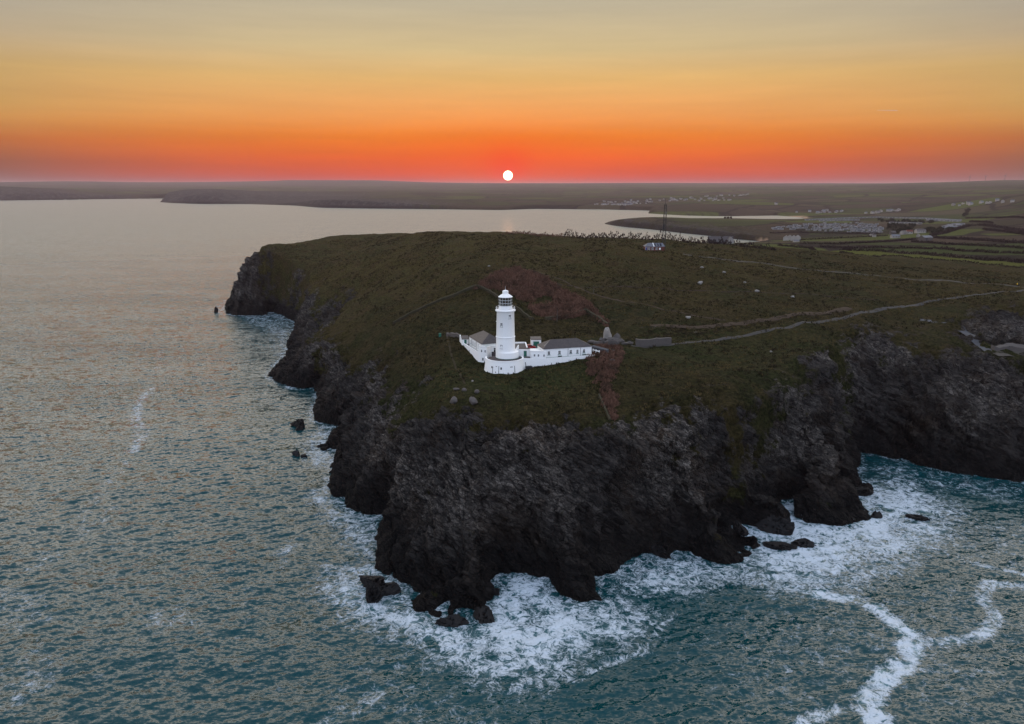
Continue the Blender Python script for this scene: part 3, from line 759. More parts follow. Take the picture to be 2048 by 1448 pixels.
# surge piled against the rocks, churned
churn = np.clip(FM[act] - 0.55, 0, 1) * (0.9 * np.abs(perlin(sx / 4.2, sy / 4.2, seed=85)) + 0.4 * perlin(sx / 1.4, sy / 1.4, seed=86))
SZ = np.zeros_like(SX)
SZ[act] = disp[0] * calm + 1.1 * churn
SX[act] += disp[1] * calm; SY[act] += disp[2] * calm


def sea_mat():
    m, t = new_mat("sea_water")
    p = t.pos(); fo = t.attr("foam")
    p2 = t.mapping(p, (1, 1, 0))
    wv = t.vmath('ADD', p2, t.vmath('MULTIPLY', t.vmath('SUBTRACT', t.noise(p2, 0.22, 3, 0.6, color=True), (0.5, 0.5, 0.5)), (4.5, 4.5, 0)))
    ridge = lambda sc, de, di: t.math('MULTIPLY', t.math('ABSOLUTE', t.math('SUBTRACT', t.noise(wv, sc, de, 0.62, di), 0.5)), 2.0)
    nf = t.noise(wv, 0.30, 6, 0.75); n2f = t.noise(p2, 2.2, 4, 0.7)
    lace = t.math('ADD', t.math('MULTIPLY', ridge(0.30, 5, 1.2), 0.95), t.math('MULTIPLY', ridge(1.0, 4, 1.0), 0.50))
    thr = t.math('ADD', lace, t.math('ADD', t.math('MULTIPLY', t.math('SUBTRACT', nf, 0.5), 1.0), t.math('MULTIPLY', t.math('SUBTRACT', n2f, 0.5), 0.30)))
    lvl = t.math('SUBTRACT', t.math('MULTIPLY', fo, 0.58), 0.12)
    k = t.math('MULTIPLY', t.mrange(t.math('SUBTRACT', lvl, thr), -0.10, 0.24), 0.92)
    k = t.math('MULTIPLY', k, t.mrange(fo, 0.03, 0.22))
    # churned, aerated water turns milky green
    base = t.mix(t.math('MULTIPLY', t.mrange(fo, 0.35, 1.0), 0.75), (0.0008, 0.034, 0.041), (0.09, 0.20, 0.23))
    base = t.mix(t.mrange(t.noise(p2, 0.012, 3), 0.35, 0.65), base, t.mix(0.35, base, (0.0006, 0.039, 0.045)))
    rot = (0, 0, 0.41)
    r1 = t.noise(t.mapping(p2, (0.55, 1.25, 1), rot), 1.5, 3, 0.6, color=True); r2 = t.noise(t.mapping(p2, (0.5, 1.4, 1), rot), 0.42, 3, 0.6, color=True)
    r0 = t.noise(t.mapping(p2, (0.5, 1.5, 1), rot), 0.09, 3, 0.6, color=True)
    gust = t.mrange(t.noise(t.mapping(p2, (0.5, 1.6, 1), rot), 0.010, 4, 0.6), 0.35, 0.65, 0.75, 1.2)
    half = (0.5, 0.5, 0.5)
    fr = t.attr('far')
    gust = t.math('MULTIPLY', gust, t.math('ADD', t.math('SUBTRACT', 0.9, t.math('MULTIPLY', fr, 0.4)), t.math('MULTIPLY', t.math('MULTIPLY', fr, t.math('SUBTRACT', 1.0, fr)), 3.2)))
    sl = t.vmath('ADD', t.vmath('MULTIPLY', t.vmath('SUBTRACT', r1, half), (1.0, 1.5, 0)), t.vmath('MULTIPLY', t.vmath('SUBTRACT', r2, half), (0.7, 1.25, 0)))
    sl = t.vmath('ADD', sl, t.vmath('MULTIPLY', t.vmath('SUBTRACT', r0, half), (0.25, 0.6, 0)))
    cg = t.node('ShaderNodeCombineXYZ')
    for k_ in (0, 1): t._in(cg.inputs[k_], gust)
    nrm = t.vmath('NORMALIZE', t.vmath('ADD', t.node('ShaderNodeNewGeometry').outputs['Normal'], t.vmath('MULTIPLY', sl, cg.outputs[0])))
    water = t.bsdf(base, t.math('ADD', 0.10, t.math('MULTIPLY', fr, 0.24)), 0.5, nrm, ior=1.333)
    fb = t.bump(t.math('ADD', t.noise(p2, 1.6, 5, 0.7), t.math('MULTIPLY', k, 0.6)), 0.7, 0.25)
    foam = t.bsdf(t.mix(nf, (0.38, 0.45, 0.53), (0.62, 0.67, 0.72)), 0.7, 0.2, fb)
    mx = t.node('ShaderNodeMixShader'); t._in(mx.inputs[0], k); t.l.new(water, mx.inputs[1]); t.l.new(foam, mx.inputs[2])
    t.out(mx.outputs[0])
    return m


SEA = sea_mat()
sea = link("sea", grid_mesh("sea", SX, SY, SZ, keep=(SSD < 60) | (SR > 2500), attrs={"foam": FM, "far": sstep(5.6, 7.9, np.log(SR))}), SEA)
tag(sea, kind="structure")
NR, NC = NR_, NC_


# ---------------------------------------------------------------- plain materials
def simple(name, c, rough=0.7, spec=0.3, var=0.0, scale=2.0, dirt=None, bump=0.0, metal=0.0):
    m, t = new_mat(name); p = t.pos(); colr = c; nrm = None
    if var or dirt:
        n = t.noise(p, scale, 5, 0.65)
        d = dirt or tuple(x * 0.55 for x in c)
        colr = t.mix(t.math('MULTIPLY', t.mrange(n, 0.42, 0.75), var), c, d)
        if bump: nrm = t.bump(n, bump, 0.05)
    t.out(t.bsdf(colr, rough, spec, nrm, metal))
    return m


def white_mat():
    m, t = new_mat("painted_masonry"); p = t.pos()
    n = t.noise(t.mapping(p, (1.2, 1.2, 0.25)), 1.3, 6, 0.7); n2 = t.noise(p, 7.0, 4, 0.7)
    c = t.mix(t.math('MULTIPLY', t.mrange(n, 0.5, 0.8), 0.35), (0.82, 0.82, 0.81), (0.62, 0.61, 0.57))
    c = t.mix(t.math('MULTIPLY', t.mrange(n2, 0.5, 0.75), 0.14), c, (0.55, 0.54, 0.5))
    t.out(t.bsdf(c, 0.65, 0.3, t.bump(n2, 0.35, 0.03)))
    return m


def slate_mat():
    m, t = new_mat("slate_roof"); p = t.pos()
    br = t.node('ShaderNodeTexBrick'); t._in(br.inputs[0], t.mapping(t.node('ShaderNodeTexCoord').outputs['Object'], (1, 1, 1)))
    n = t.noise(p, 1.2, 5, 0.7); n2 = t.noise(p, 6, 3, 0.7)
    c = t.mix(t.mrange(n, 0.35, 0.7), (0.038, 0.032, 0.034), (0.062, 0.051, 0.048))
    c = t.mix(t.math('MULTIPLY', t.mrange(n2, 0.55, 0.75), 0.5), c, (0.088, 0.074, 0.068))
    sep = t.node('ShaderNodeSeparateXYZ'); t._in(sep.inputs[0], p)
    course = t.math('FRACT', t.math('MULTIPLY', sep.outputs[2], 5.5))
    t.out(t.bsdf(c, 0.6, 0.35, t.bump(t.math('ADD', course, n2), 0.5, 0.03)))
    return m


WHITE, SLATE = white_mat(), slate_mat()
GREEN = simple("green_paint", (0.012, 0.115, 0.080), 0.5, 0.4, 0.4, 1.5)
GLASS = simple("dark_window_glass", (0.008, 0.009, 0.011), 0.25, 0.25)
FRAME = simple("white_window_paint", (0.78, 0.78, 0.77), 0.45, 0.4)
SILL = simple("grey_sill_stone", (0.30, 0.30, 0.29), 0.7)
FLOOR = simple("courtyard_tarmac", (0.055, 0.045, 0.048), 0.85, 0.2, 0.6, 0.9, (0.09, 0.07, 0.07))
BLACK = simple("black_iron", (0.014, 0.014, 0.015), 0.5, 0.4)
STONE = simple("weathered_stone", (0.085, 0.074, 0.068), 0.9, 0.2, 0.8, 1.1, (0.06, 0.053, 0.05), 0.6)
MOSS = simple("mossy_earth", (0.040, 0.034, 0.022), 0.95, 0.1, 0.8, 0.8, (0.022, 0.024, 0.010), 0.5)
PALESTONE = simple("pale_quartz_stone", (0.21, 0.195, 0.18), 0.9, 0.2, 0.7, 1.2, (0.20, 0.19, 0.18), 0.6)
SEAROCK = simple("wet_black_rock", (0.009, 0.0085, 0.009), 0.6, 0.12, 0.8, 0.8, (0.022, 0.019, 0.018), 0.9)
SOIL = simple("trodden_soil", (0.042, 0.029, 0.021), 0.95, 0.1, 0.8, 0.7, (0.05, 0.036, 0.022))
GRAVEL = simple("pale_gravel", (0.066, 0.059, 0.052), 0.95, 0.1, 1.0, 0.35, (0.045, 0.038, 0.026))
TARMAC = simple("grey_tarmac", (0.040, 0.037, 0.036), 0.9, 0.2, 0.8, 0.25, (0.05, 0.045, 0.035))
SHALE = simple("blue_grey_shale", (0.062, 0.065, 0.072), 0.9, 0.2, 0.9, 0.5, (0.045, 0.043, 0.045), 0.6)
SCRUB = simple("bare_russet_scrub", (0.120, 0.062, 0.043), 0.9, 0.1, 1.0, 0.14, (0.034, 0.023, 0.015))
TUFT = simple("dry_bracken", (0.032, 0.025, 0.013), 0.95, 0.1, 0.8, 0.3, (0.018, 0.014, 0.008))
DKSCRUB = simple("dark_blackthorn", (0.026, 0.016, 0.015), 0.9, 0.1, 0.7, 0.5, (0.012, 0.010, 0.008))
GRSCRUB = simple("dark_gorse", (0.016, 0.018, 0.009), 0.9, 0.1, 0.7, 0.5, (0.03, 0.022, 0.013))
RED = simple("red_car_paint", (0.30, 0.008, 0.010), 0.3, 0.5)
RUBBER = simple("tyre_rubber", (0.012, 0.012, 0.012), 0.8)
STEEL = simple("galvanised_steel", (0.10, 0.10, 0.105), 0.5, 0.5, 0.3, 3.0)
BRICK = simple("red_brick", (0.10, 0.032, 0.022), 0.85, 0.2, 0.6, 2.5, (0.10, 0.03, 0.022), 0.4)
BLUE = simple("blue_door_paint", (0.012, 0.016, 0.13), 0.5)
PANEL = simple("solar_panel_glass", (0.012, 0.016, 0.030), 0.15, 0.6)
CREAM = simple("cream_caravan_panel", (0.19, 0.185, 0.18), 0.5, 0.4, 0.6, 0.05, (0.09, 0.09, 0.095))
GREYROOF = simple("grey_caravan_roof", (0.10, 0.105, 0.125), 0.6, 0.3, 0.7, 0.05, (0.05, 0.05, 0.06))
RENDERW = simple("far_house_render", (0.30, 0.275, 0.25), 0.8, 0.2, 0.8, 0.03, (0.11, 0.10, 0.095))
SKIN = simple("skin", (0.45, 0.27, 0.20), 0.6)
YELLOW = simple("yellow_jacket_cloth", (0.75, 0.48, 0.02), 0.7)
DARKCLOTH = simple("dark_cloth", (0.015, 0.014, 0.018), 0.85)
TURBINE = simple("turbine_paint", (0.10, 0.10, 0.11), 0.5)
VAPOUR = simple("contrail_vapour", (0.8, 0.72, 0.62), 1.0, 0.0)
BRASS = simple("lamp_brass_and_lens", (0.14, 0.09, 0.045), 0.25, 0.5, 0.3, 2.0)


def lantern_glass():
    m, t = new_mat("lantern_pane_glass")
    a = t.node('ShaderNodeBsdfTransparent'); b = t.node('ShaderNodeBsdfGlossy'); b.inputs['Roughness'].default_value = 0.05
    a.inputs[0].default_value = (0.45, 0.50, 0.49, 1)
    fr = t.node('ShaderNodeFresnel'); fr.inputs[0].default_value = 1.45
    mx = t.node('ShaderNodeMixShader'); t.l.new(fr.outputs[0], mx.inputs[0]); t.l.new(a.outputs[0], mx.inputs[1]); t.l.new(b.outputs[0], mx.inputs[2])
    t.out(mx.outputs[0]); return m


PANE = lantern_glass()

# ---------------------------------------------------------------- things and parts
OFF = {}


def thing(name, label, cat, loc, group=None, rz=0.0):
    o = empty(name, loc, rz); OFF[o] = Vector(loc); return tag(o, label, cat, group)


def part(name, mb, m, parent, smooth=None, label=None):
    """mb is written in world coordinates; the part is stored relative to its thing"""
    off = OFF[parent]; mb.v = [(v[0] - off[0], v[1] - off[1], v[2] - off[2]) for v in mb.v]
    o = mb.obj(name, m, parent, smooth); OFF[o] = off
    if label: o["label"] = label
    return o


def solo(name, mb, m, label, cat, loc, group=None, smooth=None):
    """a thing that is one mesh, origin at its base"""
    mb.v = [(v[0] - loc[0], v[1] - loc[1], v[2] - loc[2]) for v in mb.v]
    o = mb.obj(name, m, None, smooth); o.location = loc; OFF[o] = Vector(loc)
    return tag(o, label, cat, group)


def kids(o): return [c for c in bpy.data.objects if c.parent == o]


CHILD = {}


def copy_tree(o, loc, rz=None, label=None, group=None, scale=None):
    if o not in CHILD: CHILD[o] = [(c, kids(c)) for c in kids(o)]
    r = o.copy(); col.objects.link(r); r.location = loc
    if rz is not None: r.rotation_euler = (0, 0, rz)
    if scale: r.scale = (scale, scale, scale)
    if label: r["label"] = label
    if group: r["group"] = group
    for c, sub in CHILD[o]:
        k = c.copy(); col.objects.link(k); k.parent = r
        for d in sub:
            e = d.copy(); col.objects.link(e); e.parent = k
    return r


def wall_frame(o, u, n, s, z):
    return lambda a, d, b: (o[0] + u[0] * (s + a) + n[0] * d, o[1] + u[1] * (s + a) + n[1] * d, z + b)


def slab(mb, F, a0, a1, b0, b1, d0, d1):
    vs = [F(a, d, b) for d in (d0, d1) for a, b in ((a0, b0), (a1, b0), (a1, b1), (a0, b1))]
    return mb.add(vs, [(0, 1, 2, 3), (7, 6, 5, 4), (4, 5, 1, 0), (5, 6, 2, 1), (6, 7, 3, 2), (7, 4, 0, 3)])


def window(parent, o, u, n, s, z, w, h, sill=None, mull=1, bars=1, sill_m=None):
    """o + u*s is the window's middle on the wall face, z its lower edge, n the outward side"""
    F = wall_frame(o, u, n, s, z); t = 0.07
    mb = MB()
    slab(mb, F, -w / 2, w / 2, 0, t, 0.0, 0.06); slab(mb, F, -w / 2, w / 2, h - t, h, 0.0, 0.06)
    slab(mb, F, -w / 2, -w / 2 + t, t, h - t, 0.0, 0.06); slab(mb, F, w / 2 - t, w / 2, t, h - t, 0.0, 0.06)
    for k in range(mull):
        a = -w / 2 + w * (k + 1) / (mull + 1); slab(mb, F, a - 0.03, a + 0.03, t, h - t, 0.0, 0.055)
    for k in range(bars):
        b = h * (k + 1) / (bars + 1) + 0.1; slab(mb, F, -w / 2 + t, w / 2 - t, b - 0.035, b + 0.035, 0.0, 0.05)
    f = part("window", mb, FRAME, parent)
    part("pane", slab(MB(), F, -w / 2 + t * 0.8, w / 2 - t * 0.8, t * 0.8, h - t * 0.8, -0.02, 0.025), GLASS, f)
    if sill: part("sill", slab(MB(), F, -w / 2 - 0.15, w / 2 + 0.15, -0.16, -0.005, 0.0, 0.14), sill_m or SILL, f)
    return f


def door(parent, o, u, n, s, z, w=1.0, h=2.05, m=None, label=None):
    F = wall_frame(o, u, n, s, z)
    d = part("door", slab(MB(), F, -w / 2, w / 2, 0, h, 0.0, 0.05), m or GREEN, parent, label=label)
    fr = MB(); slab(fr, F, -w / 2 - 0.09, -w / 2, 0, h + 0.09, 0, 0.08); slab(fr, F, w / 2, w / 2 + 0.09, 0, h + 0.09, 0, 0.08); slab(fr, F, -w / 2, w / 2, h, h + 0.09, 0, 0.08)
    part("door_frame", fr, FRAME, d)
    part("handle", slab(MB(), F, w / 2 - 0.16, w / 2 - 0.08, h * 0.47, h * 0.53, 0.05, 0.10), BLACK, d)
    return d


def vec2(th): return np.array([math.cos(th), math.sin(th)])


# ---------------------------------------------------------------- lighthouse
TX, TY, TZ = -2.4, 272.2, 41.0
lh = thing("lighthouse", "tall white round lighthouse tower with lantern room, on a white drum", "lighthouse", (TX, TY, TZ))
C0 = (TX, TY)
part("tower", MB().lathe([(3.62, TZ + 2.3), (3.56, TZ + 3.0), (3.45, TZ + 7.70), (3.60, TZ + 7.75), (3.60, TZ + 8.02), (3.42, TZ + 8.07), (3.20, TZ + 16.9), (3.26, TZ + 17.0), (3.26, TZ + 17.35)], C0, 64), WHITE, lh, 35)
part("plinth", MB().lathe([(4.30, TZ - 0.3), (4.25, TZ + 2.30), (4.05, TZ + 2.42), (0.5, TZ + 2.44)], (TX + 0.62, TY + 0.2), 64), WHITE, lh, 35)
part("plinth_band", MB().lathe([(4.34, TZ - 0.28), (4.34, TZ + 0.16), (4.26, TZ + 0.18)], (TX + 0.62, TY + 0.2), 64), GREEN, lh, 35)
part("gallery", MB().lathe([(3.24, TZ + 17.3), (3.5, TZ + 17.38), (3.72, TZ + 17.5), (3.72, TZ + 17.86), (3.6, TZ + 17.93), (2.3, TZ + 17.95)], C0, 64), WHITE, lh, 35)
rl = MB()
for zz in (0.55, 1.05): rl.lathe([(3.44, TZ + 17.9 + zz), (3.50, TZ + 17.9 + zz + 0.03), (3.44, TZ + 17.9 + zz + 0.06), (3.40, TZ + 17.9 + zz + 0.03), (3.44, TZ + 17.9 + zz)], C0, 48)
for k in range(16):
    a = k / 16 * 2 * math.pi; q = (TX + 3.45 * math.cos(a), TY + 3.45 * math.sin(a)); rl.tube((*q, TZ + 17.88), (*q, TZ + 18.97), 0.04, 6)
part("railing", rl, FRAME, lh, 40)
part("lantern_base", MB().lathe([(2.46, TZ + 17.9), (2.46, TZ + 19.35), (2.55, TZ + 19.38), (2.55, TZ + 19.5), (1.2, TZ + 19.5)], C0, 48), WHITE, lh, 35)
lan = MB()
for k in range(14):
    a = (k + .5) / 14 * 2 * math.pi; q = (TX + 2.38 * math.cos(a), TY + 2.38 * math.sin(a)); lan.tube((*q, TZ + 19.5), (*q, TZ + 22.6), 0.035, 6)
for zz in (20.5, 21.55): lan.lathe([(2.35, TZ + zz - 0.05), (2.44, TZ + zz - 0.05), (2.44, TZ + zz + 0.05), (2.35, TZ + zz + 0.05), (2.35, TZ + zz - 0.05)], C0, 48)
gz = part("lantern_frame", lan, FRAME, lh)
part("lantern_glazing", MB().lathe([(2.36, TZ + 19.5), (2.36, TZ + 22.55)], C0, 32), PANE, lh, 40)
part("lens", MB().lathe([(0.5, TZ + 19.5), (0.55, TZ + 20.1), (0.95, TZ + 20.3), (1.05, TZ + 20.9), (0.95, TZ + 21.5), (0.6, TZ + 21.9), (0.05, TZ + 22.0)], C0, 24), BRASS, lh, 30)
part("lantern_roof", MB().lathe([(2.2, TZ + 22.5), (2.62, TZ + 22.55), (2.62, TZ + 22.72), (2.3, TZ + 22.95), (1.7, TZ + 23.4), (1.12, TZ + 23.72), (1.08, TZ + 24.62), (1.15, TZ + 24.66), (1.12, TZ + 24.78), (0.7, TZ + 25.02), (0.2, TZ + 25.15), (0.02, TZ + 25.18)], C0, 40), WHITE, lh, 30)
part("lightning_rod", MB().tube((TX, TY, TZ + 25.1), (TX, TY, TZ + 26.6), 0.05, 6, 0.02), FRAME, lh)
toc = math.atan2(-TY, -TX)
for dx, zz, rad in ((1.62, 15.0, 3.26), (-1.45, 12.0, 3.34), (-1.5, 3.95, 3.54)):
    a = -math.pi / 2 + math.asin(dx / rad)
    n = vec2(a); u = vec2(a + math.pi / 2); o = np.array(C0) + n * (rad - 0.06)
    window(lh, o, u, n, 0, TZ + zz, 0.95, 1.45, sill=True, mull=1, bars=1)
part("vent_box", MB().box((TX - 3.32, TY - 0.3, TZ + 13.6), (0.35, 0.35, 0.3)), FRAME, lh)

# ---------------------------------------------------------------- white drum the tower stands on
PX, PY, PR = -2.75, 269.2, 6.95
drum = thing("terrace_drum", "white half-round walled drum below the lighthouse tower, with drain pipes and slit windows", "terrace wall", (PX, PY, 36.5))
a0, a1 = math.radians(-193), math.radians(22)
part("wall", MB().lathe([(PR + 0.75, 34.0), (PR + 0.55, 37.2), (PR + 0.12, 40.4), (PR + 0.02, 41.55), (PR + 0.02, 41.6)], (PX, PY), 72, a0, a1), WHITE, drum, 30)
part("coping", MB().lathe([(PR - 0.42, 41.0), (PR - 0.42, 41.66), (PR + 0.09, 41.66), (PR + 0.09, 41.48)], (PX, PY), 72, a0, a1), WHITE, drum, 30)
part("floor", MB().lathe([(PR - 0.42, 41.0), (0.1, 41.02)], (PX, PY), 60), FLOOR, drum)
part("floor_edge", MB().lathe([(PR - 0.44, 41.02), (PR - 0.44, 41.3), (PR - 0.50, 41.3), (PR - 0.50, 41.02)], (PX, PY), 72, a0, a1), GREEN, drum)


def on_drum(px):   # angle on the drum's face for a photo column
    return -math.pi / 2 + math.asin(max(-0.97, min(0.97, (px - 1009.4) / 5.65 / (PR + 0.4))))


for px, z0, z1, w, kind in ((985.5, 36.6, 39.6, 0.13, 'p'), (998.0, 36.6, 39.9, 0.13, 'p'), (1030.5, 36.7, 39.9, 0.13, 'p'), (983.4, 38.8, 39.6, 0.42, 'w'), (1002.8, 38.5, 39.5, 0.5, 'w'),
                            (992.6, 39.6, 39.85, 0.4, 'v'), (991.6, 37.5, 37.85, 0.35, 'v'), (1024.2, 39.45, 39.7, 1.0, 'v')):
    a = on_drum(px); n = vec2(a); u = vec2(a + math.pi / 2)
    rr_ = lambda z: PR + (0.75 if z < 34 else 0.75 - (z - 34) / 3.2 * 0.2 if z < 37.2 else 0.55 - (z - 37.2) / 3.2 * 0.43)
    if kind == 'p':
        b0 = np.array((PX, PY)) + n * (rr_(z0) + 0.06); b1 = np.array((PX, PY)) + n * (rr_(z1) + 0.06)
        part("drain_pipe", MB().tube((*b0, z0), (*b1, z1), 0.085, 8), BLACK, drum, 40)
    else:
        o = np.array((PX, PY)) + n * (rr_((z0 + z1) / 2) - 0.02)
        F = wall_frame(o, u, n, 0, z0)
        part("slit_window" if kind == 'w' else "vent_slot", slab(MB(), F, -w / 2, w / 2, 0, z1 - z0, -0.3, 0.06), GLASS if kind == 'w' else BLACK, drum)

# ---------------------------------------------------------------- keepers' cottages
def hip_roof(c, u, v, L, D, ez, rz_, h0, h1, over=0.3):
    P = lambda a, b, z: (c[0] + u[0] * a + v[0] * b, c[1] + u[1] * a + v[1] * b, z)
    t = 0.14
    vs = [P(-over, -over, ez), P(L + over, -over, ez), P(L + over, D + over, ez), P(-over, D + over, ez)]
    vs += [(x, y, z + t) for x, y, z in vs] + [P(h0, D / 2, rz_), P(L - h1, D / 2, rz_)]
    return MB().add(vs, [(3, 2, 1, 0), (0, 1, 5, 4), (1, 2, 6, 5), (2, 3, 7, 6), (3, 0, 4, 7), (4, 5, 9, 8), (5, 6, 9), (6, 7, 8, 9), (7, 4, 8)])


def rect(c, u, v, a0, a1, b0, b1): return [tuple(np.array(c) + u * a + v * b) for a, b in ((a0, b0), (a1, b0), (a1, b1), (a0, b1))]


def pipe(parent, o, u, n, s, z0, z1):
    F = wall_frame(o, u, n, s, 0)
    part("downpipe", MB().tube(F(0, 0.09, z0), F(0, 0.09, z1), 0.06, 6), BLACK, parent)


# right-hand cottage
uR = vec2(math.radians(15.2)); vR = vec2(math.radians(105.2)); cR = np.array((11.7, 270.6))
rc = thing("cottage", "long white keepers' cottage with grey hipped slate roof to the right of the tower", "cottage", (20, 275, 41))
part("wall", MB().prism(rect(cR, uR, vR, 0, 18.9, 0, 7.8), 37.0, 44.42), WHITE, rc)
part("roof", hip_roof(cR, uR, vR, 18.9, 7.8, 44.40, 47.1, 3.9, 4.7), SLATE, rc)
part("fascia", MB().prism(rect(cR, uR, vR, -0.12, 19.02, -0.12, 7.92), 44.22, 44.395), FRAME, rc)
part("patch", MB().add([tuple(np.array((*(cR + uR * 0.5 + vR * 1.9), 44.98)) + np.array((*(uR * a + vR * b), a * 0.69 + 0.03))) for a, b in ((0.0, -0.6), (2.0, 0.4), (2.1, 0.9), (0.2, 0.4))], [(0, 1, 2, 3)]), PALESTONE, rc)
for zx in (678, 920, 1178, 1333, 1485):
    s = (zx - 560) / (1635 - 530) * 18.9
    window(rc, cR, uR, -vR, s, 42.15, 0.95 if zx != 1333 else 0.8, 1.35, sill=True, mull=1, bars=1, sill_m=GREEN)
part("skirting", MB().prism(rect(cR, uR, vR, 0.9, 18.95, -0.05, 0.0), 40.9, 41.16), GREEN, rc)
for zx in (930, 1490):
    s = (zx - 560) / 1105 * 18.9; F = wall_frame(cR, uR, -vR, s, 41.16)
    vb = part("vent", slab(MB(), F, -0.7, 0.7, 0, 0.34, 0, 0.25), BLACK, rc)
    part("lid", slab(MB(), F, -0.78, 0.78, 0.34, 0.42, 0, 0.3), GREEN, vb)
for zx in (1095, 1385): pipe(rc, cR, uR, -vR, (zx - 540) / 1105 * 18.9, 41.0, 44.2)
# its corner annex, two storeys on the seaward side
fpR = [(6.7, 273.4), (6.75, 271.9), (7.2, 271.1), (8.1, 270.75), (12.4, 270.35), (13.0, 272.6), (11.2, 276.2), (6.9, 276.0)]
ax = part("annex", MB().prism(fpR, 35.5, 43.5), WHITE, rc)
part("coping", MB().prism([(6.58, 273.4), (6.62, 271.85), (7.12, 271.0), (8.06, 270.62), (11.5, 270.28), (11.6, 270.6), (8.2, 270.98), (7.35, 271.35), (6.95, 272.0), (6.9, 273.4)], 43.5, 43.72), WHITE, ax)
uA = np.array((4.3, -0.4)); uA /= np.linalg.norm(uA); nA = np.array((uA[1], -uA[0])); oA = np.array((8.1, 270.75))
for px in (1067.8, 1075.8, 1087.2): window(rc, oA, uA, nA, (px - 1071.5) / 5.5 + 0.9, 41.55, 0.62, 0.95, mull=1, bars=0)
window(rc, oA, uA, nA, 0.95, 38.65, 0.62, 1.15, mull=0, bars=0)
door(rc, np.array((7.2, 271.1)), np.array((0.93, -0.36)), np.array((-0.36, -0.93)), 0.45, 37.7, 0.75, 2.3)
# left-hand cottage
uL = vec2(math.radians(-69.3)); vL = vec2(math.radians(20.7)); cL = np.array((-17.1, 294.9))
lc = thing("cottage", "white keepers' cottage with brown-grey slate roof to the left of the tower", "cottage", (-11, 289, 41))
part("wall", MB().prism(rect(cL, uL, vL, 0, 16.0, 0, 9.0), 37.0, 44.32), WHITE, lc)
part("roof", hip_roof(cL, uL, vL, 16.0, 9.0, 44.30, 47.3, 4.5, 4.5), SLATE, lc)
part("fascia", MB().prism(rect(cL, uL, vL, -0.12, 16.12, -0.12, 9.12), 44.12, 44.295), FRAME, lc)
for s in (2.2, 5.0, 7.4, 11.6): window(lc, cL, uL, -vL, s, 41.9, 1.0, 1.5, sill=True, mull=1, bars=1, sill_m=GREEN)
for s in (3.6, 9.2): pipe(lc, cL, uL, -vL, s, 41.0, 44.1)
fpL = [(-12.9, 280.9), (-11.9, 279.7), (-9.6, 278.5), (-8.9, 279.2), (-8.3, 280.2), (-7.2, 280.6), (-5.6, 280.4), (-5.6, 284.0), (-11, 284.0)]
ax = part("annex", MB().prism(fpL, 35.0, 43.35), WHITE, lc)
part("coping", MB().prism([(-13.0, 280.85), (-11.95, 279.58), (-9.56, 278.36), (-8.78, 279.1), (-8.2, 280.05), (-7.2, 280.45), (-5.6, 280.25), (-5.6, 280.65), (-7.25, 280.9), (-8.5, 280.4), (-9.1, 279.4), (-9.7, 278.85), (-11.7, 279.95), (-12.6, 281.0)], 43.35, 43.62), WHITE, ax)
part("gutter", MB().prism([(-12.6, 281.0), (-11.7, 279.95), (-9.7, 278.85), (-9.1, 279.4), (-8.5, 280.4), (-7.25, 280.9), (-5.6, 280.65), (-5.6, 281.2), (-9.2, 281.2), (-12.3, 281.3)], 43.36, 43.42), GREEN, ax)
uB = np.array((2.3, -1.2)); uB /= np.linalg.norm(uB); nB = np.array((uB[1], -uB[0])); oB = np.array((-11.9, 279.7))
for s in (0.35, 1.9): window(lc, oB, uB, nB, s, 41.3, 0.62, 1.0, mull=0, bars=1)
window(lc, oB, uB, nB, 0.9, 38.0, 0.62, 1.2, mull=0, bars=0)
window(lc, np.array((-7.2, 280.6)), np.array((0.99, -0.12)), np.array((-0.12, -0.99)), 0.6, 41.1, 0.8, 1.7, mull=0, bars=1)
# low outhouse at its far end
oh = thing("outhouse", "small white lean-to outhouse with green door and slate roof beside the left cottage", "outhouse", (-18.8, 297.5, 41))
qo = [(-20.1, 295.9), (-17.5, 296.6), (-18.1, 299.6), (-20.8, 299.0)]
part("wall", MB().prism(qo, 38.5, [42.9, 42.9, 43.7, 43.7]), WHITE, oh)
part("roof", MB().prism([(-20.2, 295.7), (-17.3, 296.45), (-18.0, 299.8), (-20.9, 299.2)], [42.92, 42.92, 43.74, 43.74], [43.06, 43.06, 43.88, 43.88]), SLATE, oh)
uo = np.array((2.6, 0.7)); uo /= np.linalg.norm(uo); door(oh, np.array(qo[0]), uo, np.array((uo[1], -uo[0])), 1.35, 40.75, 0.95, 2.0)
# courtyard building between tower and right cottage
cb = thing("flat_roofed_passage", "low white flat-roofed passage with green door linking the tower to the right cottage", "passage", (4.8, 275, 41))
part("wall", MB().prism([(1.6, 273.9), (6.75, 273.6), (6.75, 277.4), (0.4, 277.4)], 38.0, 43.45), WHITE, cb)
part("roof", MB().prism([(1.9, 274.2), (6.7, 273.9), (6.7, 277.2), (0.8, 277.2)], 43.4, 43.53), FLOOR, cb)
part("roof_edge", MB().prism([(1.5, 273.75), (6.7, 273.45), (6.7, 273.75), (1.6, 274.05)], 43.46, 43.66), WHITE, cb)
part("gutter", MB().prism([(1.9, 274.05), (6.7, 273.76), (6.7, 274.1), (2.0, 274.35)], 43.54, 43.60), GREEN, cb)
part("parapet", MB().prism([(0.9, 272.9), (1.25, 272.7), (2.6, 275.4), (2.3, 275.6)], 41.0, [43.3, 43.3, 45.0, 45.0]), WHITE, cb)
door(cb, np.array((1.6, 273.9)), np.array((0.998, -0.058)), np.array((-0.058, -0.998)), 3.35, 41.0, 1.1, 2.1)
door(cb, np.array((1.6, 273.9)), np.array((0.998, -0.058)), np.array((-0.058, -0.998)), 0.6, 41.0, 0.5, 2.0)
